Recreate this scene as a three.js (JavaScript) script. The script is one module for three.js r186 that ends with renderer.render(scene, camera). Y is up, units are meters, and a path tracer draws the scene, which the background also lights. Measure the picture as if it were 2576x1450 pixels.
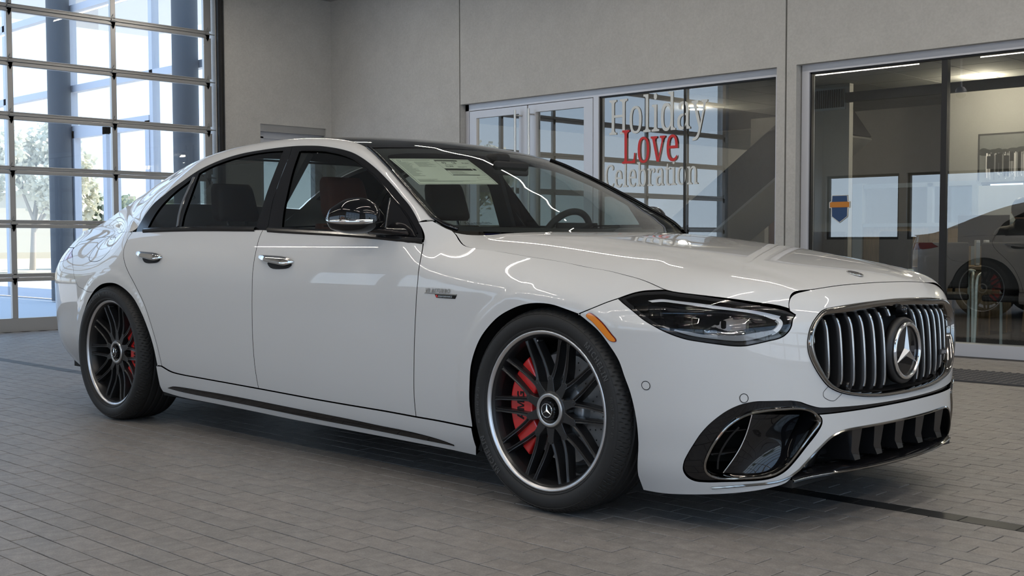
import * as THREE from 'three';
import { mergeGeometries, mergeVertices, toCreasedNormals } from 'three/addons/utils/BufferGeometryUtils.js';
import { RoundedBoxGeometry } from 'three/addons/geometries/RoundedBoxGeometry.js';
import { TextGeometry } from 'three/addons/geometries/TextGeometry.js';
import { FontLoader } from 'three/addons/loaders/FontLoader.js';
import { RectAreaLightUniformsLib } from 'three/addons/lights/RectAreaLightUniformsLib.js';
import { MarchingCubes } from 'three/addons/objects/MarchingCubes.js';

RectAreaLightUniformsLib.init();
const scene = new THREE.Scene();
const renderer = new THREE.WebGLRenderer({ antialias: true });
renderer.toneMapping = THREE.LinearToneMapping;
renderer.toneMappingExposure = 1.28;
renderer.shadowMap.enabled = true;
const V = (x, y, z) => new THREE.Vector3(x, y, z), PI = Math.PI, RAD = PI / 180;
let seed = 7;
const rnd = () => { seed = (seed * 1664525 + 1013904223) >>> 0; return seed / 4294967296; };
const rr = (a, b) => a + (b - a) * rnd();

// ---------- camera ----------
const camera = new THREE.PerspectiveCamera(2 * Math.atan(725 / 2978.2) / RAD, 2576 / 1450, 0.05, 900);
{
  const yaw = -134.288 * RAD, pit = 2.856 * RAD, roll = -0.119 * RAD;
  const d = V(Math.cos(yaw) * Math.cos(pit), -Math.sin(pit), Math.sin(yaw) * Math.cos(pit));
  const r = d.clone().cross(V(0, 1, 0)).normalize(), u = r.clone().cross(d);
  const r2 = r.clone().multiplyScalar(Math.cos(roll)).addScaledVector(u, Math.sin(roll)), u2 = u.clone().multiplyScalar(Math.cos(roll)).addScaledVector(r, -Math.sin(roll));
  camera.quaternion.setFromRotationMatrix(new THREE.Matrix4().makeBasis(r2, u2, d.clone().negate()));
  camera.position.set(2.8467, 0.9767, 4.0222);
  camera.setViewOffset(2576, 1450, 0, -28.5, 2576, 1450);
  scene.add(camera);
}

// ---------- sky: clear winter blue, paler toward the horizon ----------
{
  const W = 512, H = 256, data = new Float32Array(W * H * 4);
  for (let j = 0; j < H; j++) {
    const el = ((j + 0.5) / H - 0.5) * PI, s = Math.max(0, Math.sin(el)), k = Math.pow(1 - s, 3.2);
    const c = [0.36 + 0.42 * k, 0.57 + 0.35 * k, 0.90 + 0.16 * k];
    for (let i = 0; i < W; i++) { const o = (j * W + i) * 4; data[o] = c[0]; data[o + 1] = c[1]; data[o + 2] = c[2]; data[o + 3] = 1; }
  }
  const t = new THREE.DataTexture(data, W, H, THREE.RGBAFormat, THREE.FloatType);
  t.mapping = THREE.EquirectangularReflectionMapping; t.magFilter = THREE.LinearFilter; t.needsUpdate = true;
  scene.background = t; scene.environment = t;
}
const SKY = 1.8;
scene.backgroundIntensity = SKY; scene.environmentIntensity = SKY;
// low sun behind the showroom block, lighting the forecourt only
const sun = new THREE.DirectionalLight(0xfff1dc, 9.0);
sun.position.set(-6, 30, -34); sun.target.position.set(-14, 0, 0); sun.castShadow = true;
sun.shadow.camera.left = -45; sun.shadow.camera.right = 45; sun.shadow.camera.top = 45; sun.shadow.camera.bottom = -45; sun.shadow.camera.far = 120; sun.shadow.mapSize.set(2048, 2048);
scene.add(sun, sun.target);

// ---------- naming ----------
const used = new Map();
const numbered = (n) => { const k = used.get(n) ?? 0; used.set(n, k + 1); return k ? n + '_' + String(k).padStart(3, '0') : n; };
function tag(o, label, category, group, kind) { if (label) o.userData.label = label; if (category) o.userData.category = category; if (group) o.userData.group = group; if (kind) o.userData.kind = kind; return o; }
function part(name, geo, mat, parent, label) {
  const g = Array.isArray(geo) ? merge(geo) : geo;
  const m = new THREE.Mesh(g, mat); m.castShadow = m.receiveShadow = true; m.name = parent ? name : numbered(name);
  if (label) m.userData.label = label;
  (parent ?? scene).add(m); return m;
}
function thing(name, label, category, pos = [0, 0, 0], turn = 0, group) {
  const g = new THREE.Group(); g.name = numbered(name); g.position.set(...pos); g.rotation.y = turn; scene.add(g); return tag(g, label, category, group);
}
function struct(name, geo, mat, label) { const m = part(name, geo, mat, null); m.name = name; m.userData.kind = 'structure'; if (label) m.userData.label = label; return m; }
const clean = (g) => { const q = g.index ? g.toNonIndexed() : g.clone(); for (const k of Object.keys(q.attributes)) if (!['position', 'normal', 'uv'].includes(k)) q.deleteAttribute(k); if (!q.attributes.uv) q.setAttribute('uv', new THREE.BufferAttribute(new Float32Array(q.attributes.position.count * 2), 2)); if (!q.attributes.normal) q.computeVertexNormals(); return q; };
const merge = (l) => l.length === 1 ? l[0] : mergeGeometries(l.map(clean), false);

// ---------- small shape helpers ----------
const box = (w, h, d, x = 0, y = 0, z = 0, rx = 0, ry = 0, rz = 0) => { const g = new THREE.BoxGeometry(w, h, d); if (rx || ry || rz) g.applyMatrix4(new THREE.Matrix4().makeRotationFromEuler(new THREE.Euler(rx, ry, rz))); return g.translate(x, y, z); };
const span = (x0, x1, y0, y1, z0, z1) => box(x1 - x0, y1 - y0, z1 - z0, (x0 + x1) / 2, (y0 + y1) / 2, (z0 + z1) / 2);
const rbox = (w, h, d, r, x = 0, y = 0, z = 0, seg = 3) => new RoundedBoxGeometry(w, h, d, seg, r).translate(x, y, z);
const cyl = (r0, r1, h, x = 0, y = 0, z = 0, seg = 24, axis = 'y') => { const g = new THREE.CylinderGeometry(r0, r1, h, seg); if (axis === 'x') g.rotateZ(PI / 2); if (axis === 'z') g.rotateX(PI / 2); return g.translate(x, y, z); };
const tube = (pts, r, closed = false, seg, rs = 8, tens = 0.5) => new THREE.TubeGeometry(new THREE.CatmullRomCurve3(pts.map((p) => p.isVector3 ? p : V(...p)), closed, 'centripetal', tens), seg ?? pts.length * 8, r, rs, closed);
const bar = (a, b, r, rs = 8) => { const A = V(...a), B = V(...b), d = B.clone().sub(A), g = new THREE.CylinderGeometry(r, r, d.length(), rs); g.applyQuaternion(new THREE.Quaternion().setFromUnitVectors(V(0, 1, 0), d.normalize())); return g.translate((a[0] + b[0]) / 2, (a[1] + b[1]) / 2, (a[2] + b[2]) / 2); };
const lathe = (pts, seg = 48, axis = 'y') => { const g = new THREE.LatheGeometry(pts.map((p) => new THREE.Vector2(...p)), seg); if (axis === 'z') g.rotateX(PI / 2); return g; };
const uvScale = (g, s) => { const p = g.attributes.position, n = g.attributes.normal, uv = new Float32Array(p.count * 2); for (let i = 0; i < p.count; i++) { const nx = Math.abs(n.getX(i)), ny = Math.abs(n.getY(i)), nz = Math.abs(n.getZ(i)); const a = ny > nx && ny > nz ? [p.getX(i), p.getZ(i)] : nx > nz ? [p.getZ(i), p.getY(i)] : [p.getX(i), p.getY(i)]; uv[2 * i] = a[0] * s; uv[2 * i + 1] = a[1] * s; } g.setAttribute('uv', new THREE.BufferAttribute(uv, 2)); return g; };

// ---------- textures ----------
function noiseTex(size, fn, srgb) {
  const d = new Uint8Array(size * size * 4);
  for (let j = 0; j < size; j++) for (let i = 0; i < size; i++) { const c = fn(i, j); const o = (j * size + i) * 4; d[o] = c[0]; d[o + 1] = c[1]; d[o + 2] = c[2]; d[o + 3] = 255; }
  const t = new THREE.DataTexture(d, size, size); t.wrapS = t.wrapT = THREE.RepeatWrapping; t.magFilter = THREE.LinearFilter; t.minFilter = THREE.LinearMipmapLinearFilter; t.generateMipmaps = true; if (srgb) t.colorSpace = THREE.SRGBColorSpace; t.needsUpdate = true; return t;
}
function tileNoise(size, cells, sd) { // periodic value noise 0..1
  const g = new Float32Array(cells * cells); let s = sd >>> 0; for (let i = 0; i < g.length; i++) { s = (s * 1664525 + 1013904223) >>> 0; g[i] = s / 4294967296; }
  return (i, j) => { const x = i / size * cells, y = j / size * cells, a = Math.floor(x), b = Math.floor(y), f = x - a, h = y - b, u = f * f * (3 - 2 * f), v = h * h * (3 - 2 * h); const G = (p, q) => g[(((q % cells) + cells) % cells) * cells + (((p % cells) + cells) % cells)]; return (G(a, b) * (1 - u) + G(a + 1, b) * u) * (1 - v) + (G(a, b + 1) * (1 - u) + G(a + 1, b + 1) * u) * v; };
}
function canvasTex(w, h, draw) { const c = document.createElement('canvas'); c.width = w; c.height = h; draw(c.getContext('2d'), w, h); const t = new THREE.CanvasTexture(c); t.colorSpace = THREE.SRGBColorSpace; t.magFilter = THREE.LinearFilter; return t; }

// ---------- materials ----------
const std = (o) => new THREE.MeshStandardMaterial(o), phy = (o) => new THREE.MeshPhysicalMaterial(o);
const lin = (r, g, b) => new THREE.Color().setRGB(r, g, b);
const M = {
  paint: phy({ color: lin(0.62, 0.62, 0.615), roughness: 0.45, clearcoat: 1, clearcoatRoughness: 0.005 }),
  piano: phy({ color: lin(0.006, 0.006, 0.007), roughness: 0.02 }),
  trim: phy({ color: lin(0.012, 0.012, 0.013), roughness: 0.10 }),
  matte: std({ color: lin(0.010, 0.010, 0.011), roughness: 0.75 }),
  grilleBlack: std({ color: lin(0.014, 0.014, 0.015), roughness: 0.42 }),
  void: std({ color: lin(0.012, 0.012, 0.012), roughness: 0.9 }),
  chrome: std({ color: lin(0.78, 0.78, 0.78), metalness: 1, roughness: 0.07 }),
  slatChrome: std({ color: lin(0.50, 0.50, 0.49), metalness: 1, roughness: 0.12 }),
  darkChrome: std({ color: lin(0.30, 0.285, 0.265), metalness: 1, roughness: 0.08 }),
  satin: std({ color: lin(0.55, 0.55, 0.55), metalness: 1, roughness: 0.3 }),
  rimBlack: phy({ color: lin(0.012, 0.012, 0.013), roughness: 0.34, clearcoat: 0.25, clearcoatRoughness: 0.25 }),
  rimLip: std({ color: lin(0.72, 0.72, 0.73), metalness: 1, roughness: 0.32 }),
  rubber: std({ color: lin(0.013, 0.013, 0.013), roughness: 0.62 }),
  rubberText: std({ color: lin(0.06, 0.06, 0.06), roughness: 0.5 }),
  red: phy({ color: lin(0.62, 0.012, 0.012), roughness: 0.32, clearcoat: 1, clearcoatRoughness: 0.05 }),
  disc: std({ color: lin(0.34, 0.33, 0.32), metalness: .65, roughness: 0.42 }),
  zincW: std({ color: lin(0.20, 0.20, 0.20), metalness: 0.7, roughness: 0.5 }),
  discHat: std({ color: lin(0.42, 0.43, 0.44), metalness: 0.6, roughness: 0.35 }),
  glassDark: phy({ color: lin(0.30, 0.32, 0.31), roughness: 0, transmission: 1, thickness: 0, ior: 1.52 }),
  glassCar: phy({ color: lin(0.66, 0.72, 0.69), roughness: 0, transmission: 1, thickness: 0, ior: 1.52 }),
  glassSide: phy({ color: lin(0.50, 0.54, 0.52), roughness: 0, transmission: 1, thickness: 0, ior: 1.52 }),
  lens: phy({ color: lin(0.97, 0.97, 0.97), roughness: 0, transmission: 1, thickness: 0, ior: 1.5 }),
  clear: phy({ color: lin(0.93, 0.95, 0.96), roughness: 0.03, transmission: 1, thickness: 0.02, ior: 1.5 }),
  frost: phy({ color: lin(0.72, 0.74, 0.76), roughness: 0.3, clearcoat: 1, clearcoatRoughness: 0.05 }),
  satinDark: std({ color: lin(0.26, 0.26, 0.265), metalness: 0.6, roughness: 0.28 }),
  mirrorDark: std({ color: lin(0.62, 0.63, 0.65), metalness: 1, roughness: 0.02 }),
  amber: phy({ color: lin(0.85, 0.25, 0.006), roughness: 0.25, clearcoat: 1, clearcoatRoughness: 0.05 }),
  tail: phy({ color: lin(0.30, 0.006, 0.012), roughness: 0.1, clearcoat: 1, clearcoatRoughness: 0.03 }),
  leather: std({ color: lin(0.045, 0.030, 0.026), roughness: 0.55 }),
  leatherRed: std({ color: lin(0.17, 0.050, 0.032), roughness: 0.55 }),
  cabin: std({ color: lin(0.018, 0.018, 0.018), roughness: 0.8 }),
  headliner: std({ color: lin(0.05, 0.05, 0.05), roughness: 0.95 }),
};
const fontSerif0 = await new FontLoader().loadAsync('fonts/droid/droid_serif_regular.typeface.json');
// ================= the service drive =================
const ZS0 = -19.5, ZW = -5.6, XD = -9.87, YC = 4.12, ZB = 6.9, XF = 7.6; // right wall, rear door, ceiling, opposite wall, front door
{
  const n1 = tileNoise(256, 12, 3), n2 = tileNoise(256, 64, 5), n3 = tileNoise(256, 128, 9), n4 = tileNoise(256, 4, 21);
  const stucco = noiseTex(256, (i, j) => { const v = 214 + 7 * (n4(i, j) - .5) + 6 * (n1(i, j) - .5) + 6 * (n2(i, j) - .5) + 9 * (n3(i, j) - .5); return [v, v * .993, v * .978]; }, true);
  const stuccoB = noiseTex(256, (i, j) => { const v = 128 + 70 * (n3(i, j) - .5) + 60 * (n2(i, j) - .5); return [v, v, v]; });
  for (const t of [stucco, stuccoB]) t.repeat.set(.7, .7);
  M.wall = std({ color: lin(.74, .735, .72), map: stucco, bumpMap: stuccoB, bumpScale: .0008, roughness: .92 });
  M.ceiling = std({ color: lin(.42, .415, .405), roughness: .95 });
  const t1 = tileNoise(256, 16, 31), t2 = tileNoise(256, 96, 37), t3 = tileNoise(256, 160, 41);
  const tileT = noiseTex(256, (i, j) => { const v = 205 + 26 * (t1(i, j) - .5) + 20 * (t2(i, j) - .5) + 26 * (t3(i, j) - .5); return [v, v, v]; }, true), tileB = noiseTex(256, (i, j) => { const v = 128 + 60 * (t3(i, j) - .5) + 50 * (t2(i, j) - .5); return [v, v, v]; });
  tileT.repeat.set(2.2, 2.2); tileB.repeat.set(4, 4);
  M.tiles = [[.362, .336, .315], [.346, .322, .302], [.378, .349, .326], [.354, .332, .314], [.370, .339, .315]].map((c) => std({ color: lin(...c), map: tileT, bumpMap: tileB, bumpScale: .0006, roughness: .50 }));
  M.tileDark = std({ color: lin(.030, .030, .031), map: tileT, bumpMap: tileB, bumpScale: .0005, roughness: .42 });
  M.tileAny = std({ color: lin(1, 1, 1), map: tileT, bumpMap: tileB, bumpScale: .0006, roughness: .50 });
  M.grout = std({ color: lin(.070, .063, .058), roughness: .95 });
  M.alu = std({ color: lin(.60, .61, .65), metalness: .25, roughness: .42 });
  M.aluDoor = std({ color: lin(.46, .455, .45), metalness: .75, roughness: .38 });
  M.zinc = std({ color: lin(.40, .40, .39), metalness: .9, roughness: .42 });
  M.blackMetal = std({ color: lin(.012, .012, .013), roughness: .5 });
  M.pane = phy({ color: lin(.93, .96, .97), roughness: 0, transmission: 1, thickness: 0, ior: 1.52 });
  M.paneShow = phy({ color: lin(.80, .84, .83), roughness: 0, transmission: 1, thickness: 0, ior: 2.5 });
  M.steel = std({ color: lin(.62, .61, .58), metalness: 1, roughness: .25 });
}
// --- floor: bonded stone tiles 200 x 96 mm over a dark bed, one black course down the middle ---
{
  const floor = struct('floor', span(XD - .1, XF, -.20, -.0045, ZW - .1, ZB), M.grout, 'grey stone tile floor');
  const PZ = .096, PX = .2003, Z0 = .0335, X0 = .6103, g = 0.0022, th = .016;
  const tile = (() => { const w = PX / 2 - g, d = PZ / 2 - g, b = .0012, v = [], P = (x, y, z) => [x, y, z]; const top = [P(-w + b, 0, -d + b), P(w - b, 0, -d + b), P(w - b, 0, d - b), P(-w + b, 0, d - b)], mid = [P(-w, -b, -d), P(w, -b, -d), P(w, -b, d), P(-w, -b, d)], bot = [P(-w, -th, -d), P(w, -th, -d), P(w, -th, d), P(-w, -th, d)]; const q = (a, b2, c, e) => v.push(...a, ...c, ...b2, ...a, ...e, ...c); q(top[0], top[1], top[2], top[3]); for (let i = 0; i < 4; i++) { const k = (i + 1) % 4; q(top[k], top[i], mid[i], mid[k]); q(mid[k], mid[i], bot[i], bot[k]); } const G = new THREE.BufferGeometry(); G.setAttribute('position', new THREE.Float32BufferAttribute(v, 3)); G.computeVertexNormals(); return G; })();
  // variants with shifted grain
  const variants = [...Array(6)].map((_, k) => { const G = tile.clone(), p = G.attributes.position, uv = new Float32Array(p.count * 2); for (let i = 0; i < p.count; i++) { uv[2 * i] = p.getX(i) + k * .37; uv[2 * i + 1] = p.getZ(i) + k * .23; } G.setAttribute('uv', new THREE.BufferAttribute(uv, 2)); return G; });
  const list = [], pm = new THREE.Matrix4(); camera.updateMatrixWorld(true); camera.updateProjectionMatrix(); pm.multiplyMatrices(camera.projectionMatrix, camera.matrixWorldInverse.copy(camera.matrixWorld).invert());
  for (let r = Math.ceil((ZW - Z0) / PZ); Z0 + (r + 1) * PZ < ZB; r++) {
    const z = Z0 + (r + .5) * PZ, off = (r & 1) ? 0 : PX / 2; // rows at the black course: joints at X0
    for (let i = Math.ceil((XD - X0) / PX); X0 + (i + 1) * PX < XF; i++) { const x = X0 + off + i * PX; const q = V(x, 0, z).applyMatrix4(pm); const vis = Math.abs(q.x) < 1.02 && Math.abs(q.y) < 1.05 && q.z < 1; const under = x > -4.2 && x < .75 && Math.abs(z) < .80; list.push({ x, z, r, vis: vis && !under, d: Math.hypot(x - camera.position.x, z - camera.position.z) }); }
  }
  const mat2 = list.filter((t) => !(t.z > -4.70 && t.z < -3.95 && t.x > -7.6));
  mat2.sort((a, b) => (a.vis ? 0 : 1) - (b.vis ? 0 : 1) || a.d - b.d);
  const tone = () => { const k = Math.pow(rnd(), 1) - .5; return k; };
  mat2.slice(0, 300).forEach((t) => { const m = part('tile', variants[Math.floor(rnd() * 6)], t.r === -1 ? M.tileDark : M.tiles[Math.floor(rnd() * 5)], floor); m.position.set(t.x, rr(-.0007, .0007), t.z); m.rotation.set(rr(-.0012, .0012), 0, rr(-.0012, .0012)); });
  const rest = mat2.slice(300), per = [[], [], []]; rest.forEach((t) => per[t.r === -1 ? 2 : Math.floor(rnd() * 2)].push(t));
  const inst = new THREE.InstancedMesh(variants[0], M.tileAny, rest.length), mm = new THREE.Matrix4(), cc = new THREE.Color();
  rest.forEach((t, i) => { mm.makeRotationFromEuler(new THREE.Euler(rr(-.0012, .0012), rnd() < .5 ? PI : 0, rr(-.0012, .0012))).setPosition(t.x, rr(-.0007, .0007), t.z); inst.setMatrixAt(i, mm); if (t.r === -1) cc.setRGB(.03, .03, .031); else { const k = rr(-.02, .02), c = M.tiles[Math.floor(rnd() * 5)].color; cc.setRGB(c.r + k, c.g + k, c.b + k); } inst.setColorAt(i, cc); });
  inst.name = 'tile_field'; inst.userData.kind = 'stuff'; inst.castShadow = inst.receiveShadow = true; floor.add(inst);
  // tactile paving by the glass wall
  const tp = tag(part('tactile_paving', [rbox(9.0, .02, .68, .004, -3.1, -.004, -4.315)], std({ color: lin(.055, .055, .06), roughness: .7 }), null), 'dark grey tactile paving strip with raised domes before the glass wall', 'paving');
  const dome = new THREE.InstancedMesh(new THREE.SphereGeometry(.016, 8, 4, 0, 2 * PI, 0, PI / 2).scale(1, .45, 1), tp.material, 150 * 11); let q = 0; for (let i = 0; i < 150; i++) for (let j = 0; j < 11; j++) { mm.makeTranslation(-7.56 + i * .06, .006, -4.62 + j * .061); dome.setMatrixAt(q++, mm); } dome.name = 'raised_domes'; dome.userData.kind = 'stuff'; tp.add(dome);
}
// --- walls ---
function wallPanel(w0, w1, h0, h1, thick, holes) { // boxes round the openings, thickness toward +z from 0
  const o = []; let x = w0; for (const [a, b, c, d] of holes.slice().sort((p, q) => p[0] - q[0])) { if (a > x + 1e-4) o.push(span(x, a, h0, h1, 0, thick)); if (d < h1 - 1e-4) o.push(span(a, b, d, h1, 0, thick)); if (c > h0 + 1e-4) o.push(span(a, b, h0, c, 0, thick)); x = b; } if (x < w1 - 1e-4) o.push(span(x, w1, h0, h1, 0, thick)); return merge(o);
}
const wallGeo = (g) => uvScale(g, 1);
const TOP = 2.573;
{
  // right wall in three stucco panels with open joints
  const J1 = -7.39, J2 = -3.014, gap = .009;
  const right = struct('wall_right', wallGeo(wallPanel(J1 + gap, J2 - gap, -.02, YC, .22, [[J1 + gap - .001 + .004, -3.11, -.03, TOP]]).translate(0, 0, ZW - .22)), M.wall, 'grey stucco wall');
  part('wall_panel', wallGeo(wallPanel(J2 + gap, XF, -.02, YC, .22, [[-2.904, 3.4, -.03, TOP]]).translate(0, 0, ZW - .22)), M.wall, right);
  part('wall_panel', wallGeo(wallPanel(XD - .3, J1 - gap, -.02, YC, .22, []).translate(0, 0, ZW - .22)), M.wall, right);
  part('joint_backing', [span(J1 - .03, J1 + .03, TOP, YC, ZW - .20, ZW - .04), span(J1 - .04, J1 + .004, 0, TOP, ZW - .20, ZW - .04), span(J2 - .03, J2 + .03, 0, YC, ZW - .20, ZW - .03)], M.grout, right);
  // rear wall with the sectional door and a side door
  const rear = struct('wall_rear', wallGeo(wallPanel(ZW - .2, ZB + .2, -.02, YC, .25, [[-3.86, 3.42, -.03, YC - .001], [-5.51, -4.49, -.03, 2.45]]).rotateY(-PI / 2).translate(XD, 0, 0)), M.wall, 'grey stucco end wall');
  struct('ceiling', span(XD - .25, XF + .25, YC, YC + .25, ZW - .22, ZB + .22), M.ceiling, 'plain grey ceiling');
  // opposite wall with a ribbon of windows, front wall with a second sectional door: seen only as reflections
  struct('wall_left', wallGeo(wallPanel(XD - .25, XF + .25, -.02, YC, .22, [[-9.80, -8.18, .98, 2.3], [-8.02, -3.2, .98, 2.3], [-3.0, -.1, .98, 2.3], [.14, 7.44, -.03, YC - .001]]).translate(0, 0, ZB)), M.wall, 'grey stucco wall with ribbon windows');
  struct('wall_front', wallGeo(wallPanel(ZW - .2, ZB + .2, -.02, YC, .25, [[-3.86, 3.42, -.03, YC - .001]]).rotateY(-PI / 2).translate(XF + .25, 0, 0)), M.wall, 'grey stucco front wall');
  [[-9.80, -8.18], [-8.02, -3.2], [-3.0, -.1]].forEach(([a, b], i) => { const w = struct('window_' + (i + 3), [span(a, b, .98, 1.03, ZB + .06, ZB + .14), span(a, b, 2.25, 2.30, ZB + .06, ZB + .14), span(a, a + .05, .98, 2.3, ZB + .06, ZB + .14), span(b - .05, b, .98, 2.3, ZB + .06, ZB + .14)], M.blackMetal); part('window_pane', new THREE.PlaneGeometry(b - a, 1.32).translate((a + b) / 2, 1.64, ZB + .1), M.pane, w); });
}
// --- glazed sectional doors ---
function sectionalDoor(xp, face, n) {
  const d = struct('door_' + n, [span(xp - .04, xp + .04, 0, .145, -3.82, 3.36)], M.aluDoor, 'glazed aluminium sectional door');
  const rails = [.586, 1.164, 1.745, 2.324, 2.90, 3.476, 4.05], H = .042; let y0 = .145;
  const mul = [-3.775, -2.557, -1.373, -.185, 1.003, 2.190, 3.335];
  for (const [k, y] of rails.entries()) {
    // two rails meet at each section joint
    for (const s of [-1, 1]) { const yy = y + s * (H / 2 + .0015); part('section_rail', [rbox(.05, H, 7.14, .005, xp, yy, -.22)], M.aluDoor, d); part('rail_lip', [box(.012, .008, 7.12, xp + .029 * face, yy + s * .012, -.22)], M.aluDoor, d); }
    for (let i = 0; i < mul.length; i++) { const w = i === 0 || i === 6 ? .10 : .062; part('stile', [rbox(.046, y - H - y0, w, .004, xp, (y - H + y0) / 2, mul[i])], M.aluDoor, d); }
    for (let i = 0; i < 6; i++) part('door_pane', new THREE.PlaneGeometry(mul[i + 1] - mul[i] - .06, y - H - y0).rotateY(PI / 2).translate(xp, (y - H + y0) / 2, (mul[i] + mul[i + 1]) / 2), M.pane, d);
    // roller hinges
    if (face > 0) for (let i = 0; i < mul.length; i++) { const zz = mul[i], hx = xp + .034; const leaf = new THREE.Shape([[-.022, 0], [.022, 0], [.017, .035], [0, .075], [-.017, .035]].map((p) => new THREE.Vector2(...p))); const lg = (fl) => { const g = new THREE.ExtrudeGeometry(leaf, { depth: .005, bevelThickness: .002, bevelSize: .002, bevelSegments: 1 }).rotateY(PI / 2); if (fl) g.scale(1, -1, 1), g.index; return g.translate(hx - .006, y + (fl ? -.006 : .006), zz); }; const h = part('hinge', [lg(0), lg(1), cyl(.009, .009, .07, hx + .008, y, zz, 10, 'z')], M.zinc, d); if (i === 0) part('roller', [cyl(.006, .006, .12, hx + .008, y, zz - .08, 8, 'z'), cyl(.022, .022, .014, hx + .008, y, zz - .13, 14, 'z')], M.zinc, d); }
    y0 = y + H;
  }
  return d;
}
sectionalDoor(XD - .06, 1, 1); sectionalDoor(XF + .06, -1, 2); { const d = sectionalDoor(0, 1, 6); d.rotation.y = PI / 2; d.position.set(4.01, 0, ZB + .08); }
{
  const tr = struct('trim_1', [span(XD + .005, XD + .055, 0, YC, -3.905, -3.868), span(XD + .005, XD + .012, 0, YC, -3.93, -3.868)], M.blackMetal, 'dark door track'); part('track_flange', [span(XD + .0, XD + .07, 0, YC, -3.945, -3.937)], M.zinc, tr);
  // small side door at the corner
  const sd = struct('door_3', [span(XD - .20, XD - .10, 2.28, 2.45, -5.51, -4.49), span(XD - .20, XD - .10, 0, 2.3, -5.51, -5.40), span(XD - .20, XD - .10, 0, 2.3, -4.60, -4.49), span(XD - .16, XD - .12, 2.16, 2.29, -5.40, -4.60)], M.alu, 'narrow glazed side door'); part('door_pane', new THREE.PlaneGeometry(.8, 2.16).rotateY(PI / 2).translate(XD - .15, 1.08, -5.0), M.pane, sd); part('door_header', [span(XD - .06, XD - .02, 2.36, 2.45, -5.51, -4.49)], M.aluDoor, sd); part('door_closer', [rbox(.06, .06, .30, .01, XD - .06, 2.27, -5.32)], M.alu, sd);
}
// --- glass front of the showroom ---
{
  const zf = ZW - .075, f = (a, b, c, d, t = .10) => span(a, b, c, d, zf - t, zf);
  const w1 = struct('window_1', [f(-7.372, -3.11, TOP - .075, TOP), f(-7.372, -7.315, 0, TOP), f(-5.395, -5.325, 0, TOP - .075), f(-3.165, -3.11, 0, TOP - .075), f(-5.33, -3.11, 0, .10)], M.alu, 'white aluminium glazing frame');
  part('window_pane', new THREE.PlaneGeometry(1.09, 2.4).translate(-4.780, 1.30, zf - .04), M.paneShow, w1); part('window_pane', new THREE.PlaneGeometry(1.06, 2.4).translate(-3.697, 1.30, zf - .042), M.paneShow, w1); part('butt_joint', [span(-4.240, -4.226, .1, TOP - .075, zf - .06, zf - .03)], M.blackMetal, w1); part('gasket', [span(-5.325, -5.312, .1, TOP - .075, zf - .05, zf - .02), span(-5.325, -3.165, TOP - .09, TOP - .075, zf - .05, zf - .02), span(-3.176, -3.165, .1, TOP - .075, zf - .05, zf - .02)], M.blackMetal, w1);
  const w2 = struct('window_2', [f(-2.89, 3.4, TOP - .07, TOP), f(-2.89, -2.815, 0, TOP - .07), f(-2.89, 3.4, 0, .105, .16)], M.alu, 'white aluminium glazing frame');
  for (const [a, b] of [[-2.815, -1.553], [-1.553, .45], [.45, 3.4]]) part('window_pane', new THREE.PlaneGeometry(b - a - .012, 2.39).translate((a + b) / 2, 1.30, zf - .05), M.paneShow, w2);
  part('butt_joint', [span(-1.580, -1.530, .105, TOP - .07, zf - .09, zf - .03)], M.blackMetal, w2); part('gasket', [span(-2.815, -2.798, .105, TOP - .07, zf - .06, zf - .02), span(-2.815, 3.4, TOP - .085, TOP - .07, zf - .06, zf - .02)], M.blackMetal, w2);
  // pair of entrance doors
  const leaf = (a, b, hx, n) => { const d = struct('door_' + n, [f(a, b, 2.405, 2.490, .05), f(a, a + .115, 0, 2.405, .05), f(b - .125, b, 0, 2.405, .05), f(a, b, 0, .22, .05)], M.alu, 'white aluminium entrance door leaf'); part('door_pane', new THREE.PlaneGeometry(b - a - .24, 2.19).translate((a + b) / 2, 1.31, zf - .025), M.paneShow, d); part('pull_handle', [cyl(.014, .014, 1.65, hx, 1.62, zf + .062, 14), bar([hx, 2.38, zf + .062], [hx + (hx < -6.4 ? .05 : .03), 2.38, zf], .009), bar([hx, .86, zf + .062], [hx, .86, zf], .009)], M.steel, d, 'long steel pull handle'); };
  leaf(-7.305, -6.372, -6.500, 4); leaf(-6.352, -5.405, -6.290, 5);
  // window lettering
  const white = std({ color: lin(.70, .72, .70), roughness: .6 }), redm = std({ color: lin(.62, .03, .03), roughness: .6 });
  for (const [s, cap, x, y, m, l] of [['Holiday', .262, -5.215, 2.085, white, 'white serif word Holiday on the glass'], ['Love', .250, -5.035, 1.775, redm, 'red serif word Love on the glass'], ['Celebration', .170, -5.270, 1.532, white, 'white serif word Celebration low on the glass']]) { const g = new TextGeometry(s, { font: fontSerif0, size: cap / .714, depth: .002, curveSegments: 5, bevelEnabled: false }).scale(.66, 1, 1).translate(x, y, zf - .034 + (s === 'Love' ? .006 : 0)); tag(part('window_lettering', g, m, null), l, 'lettering'); }
}
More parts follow.
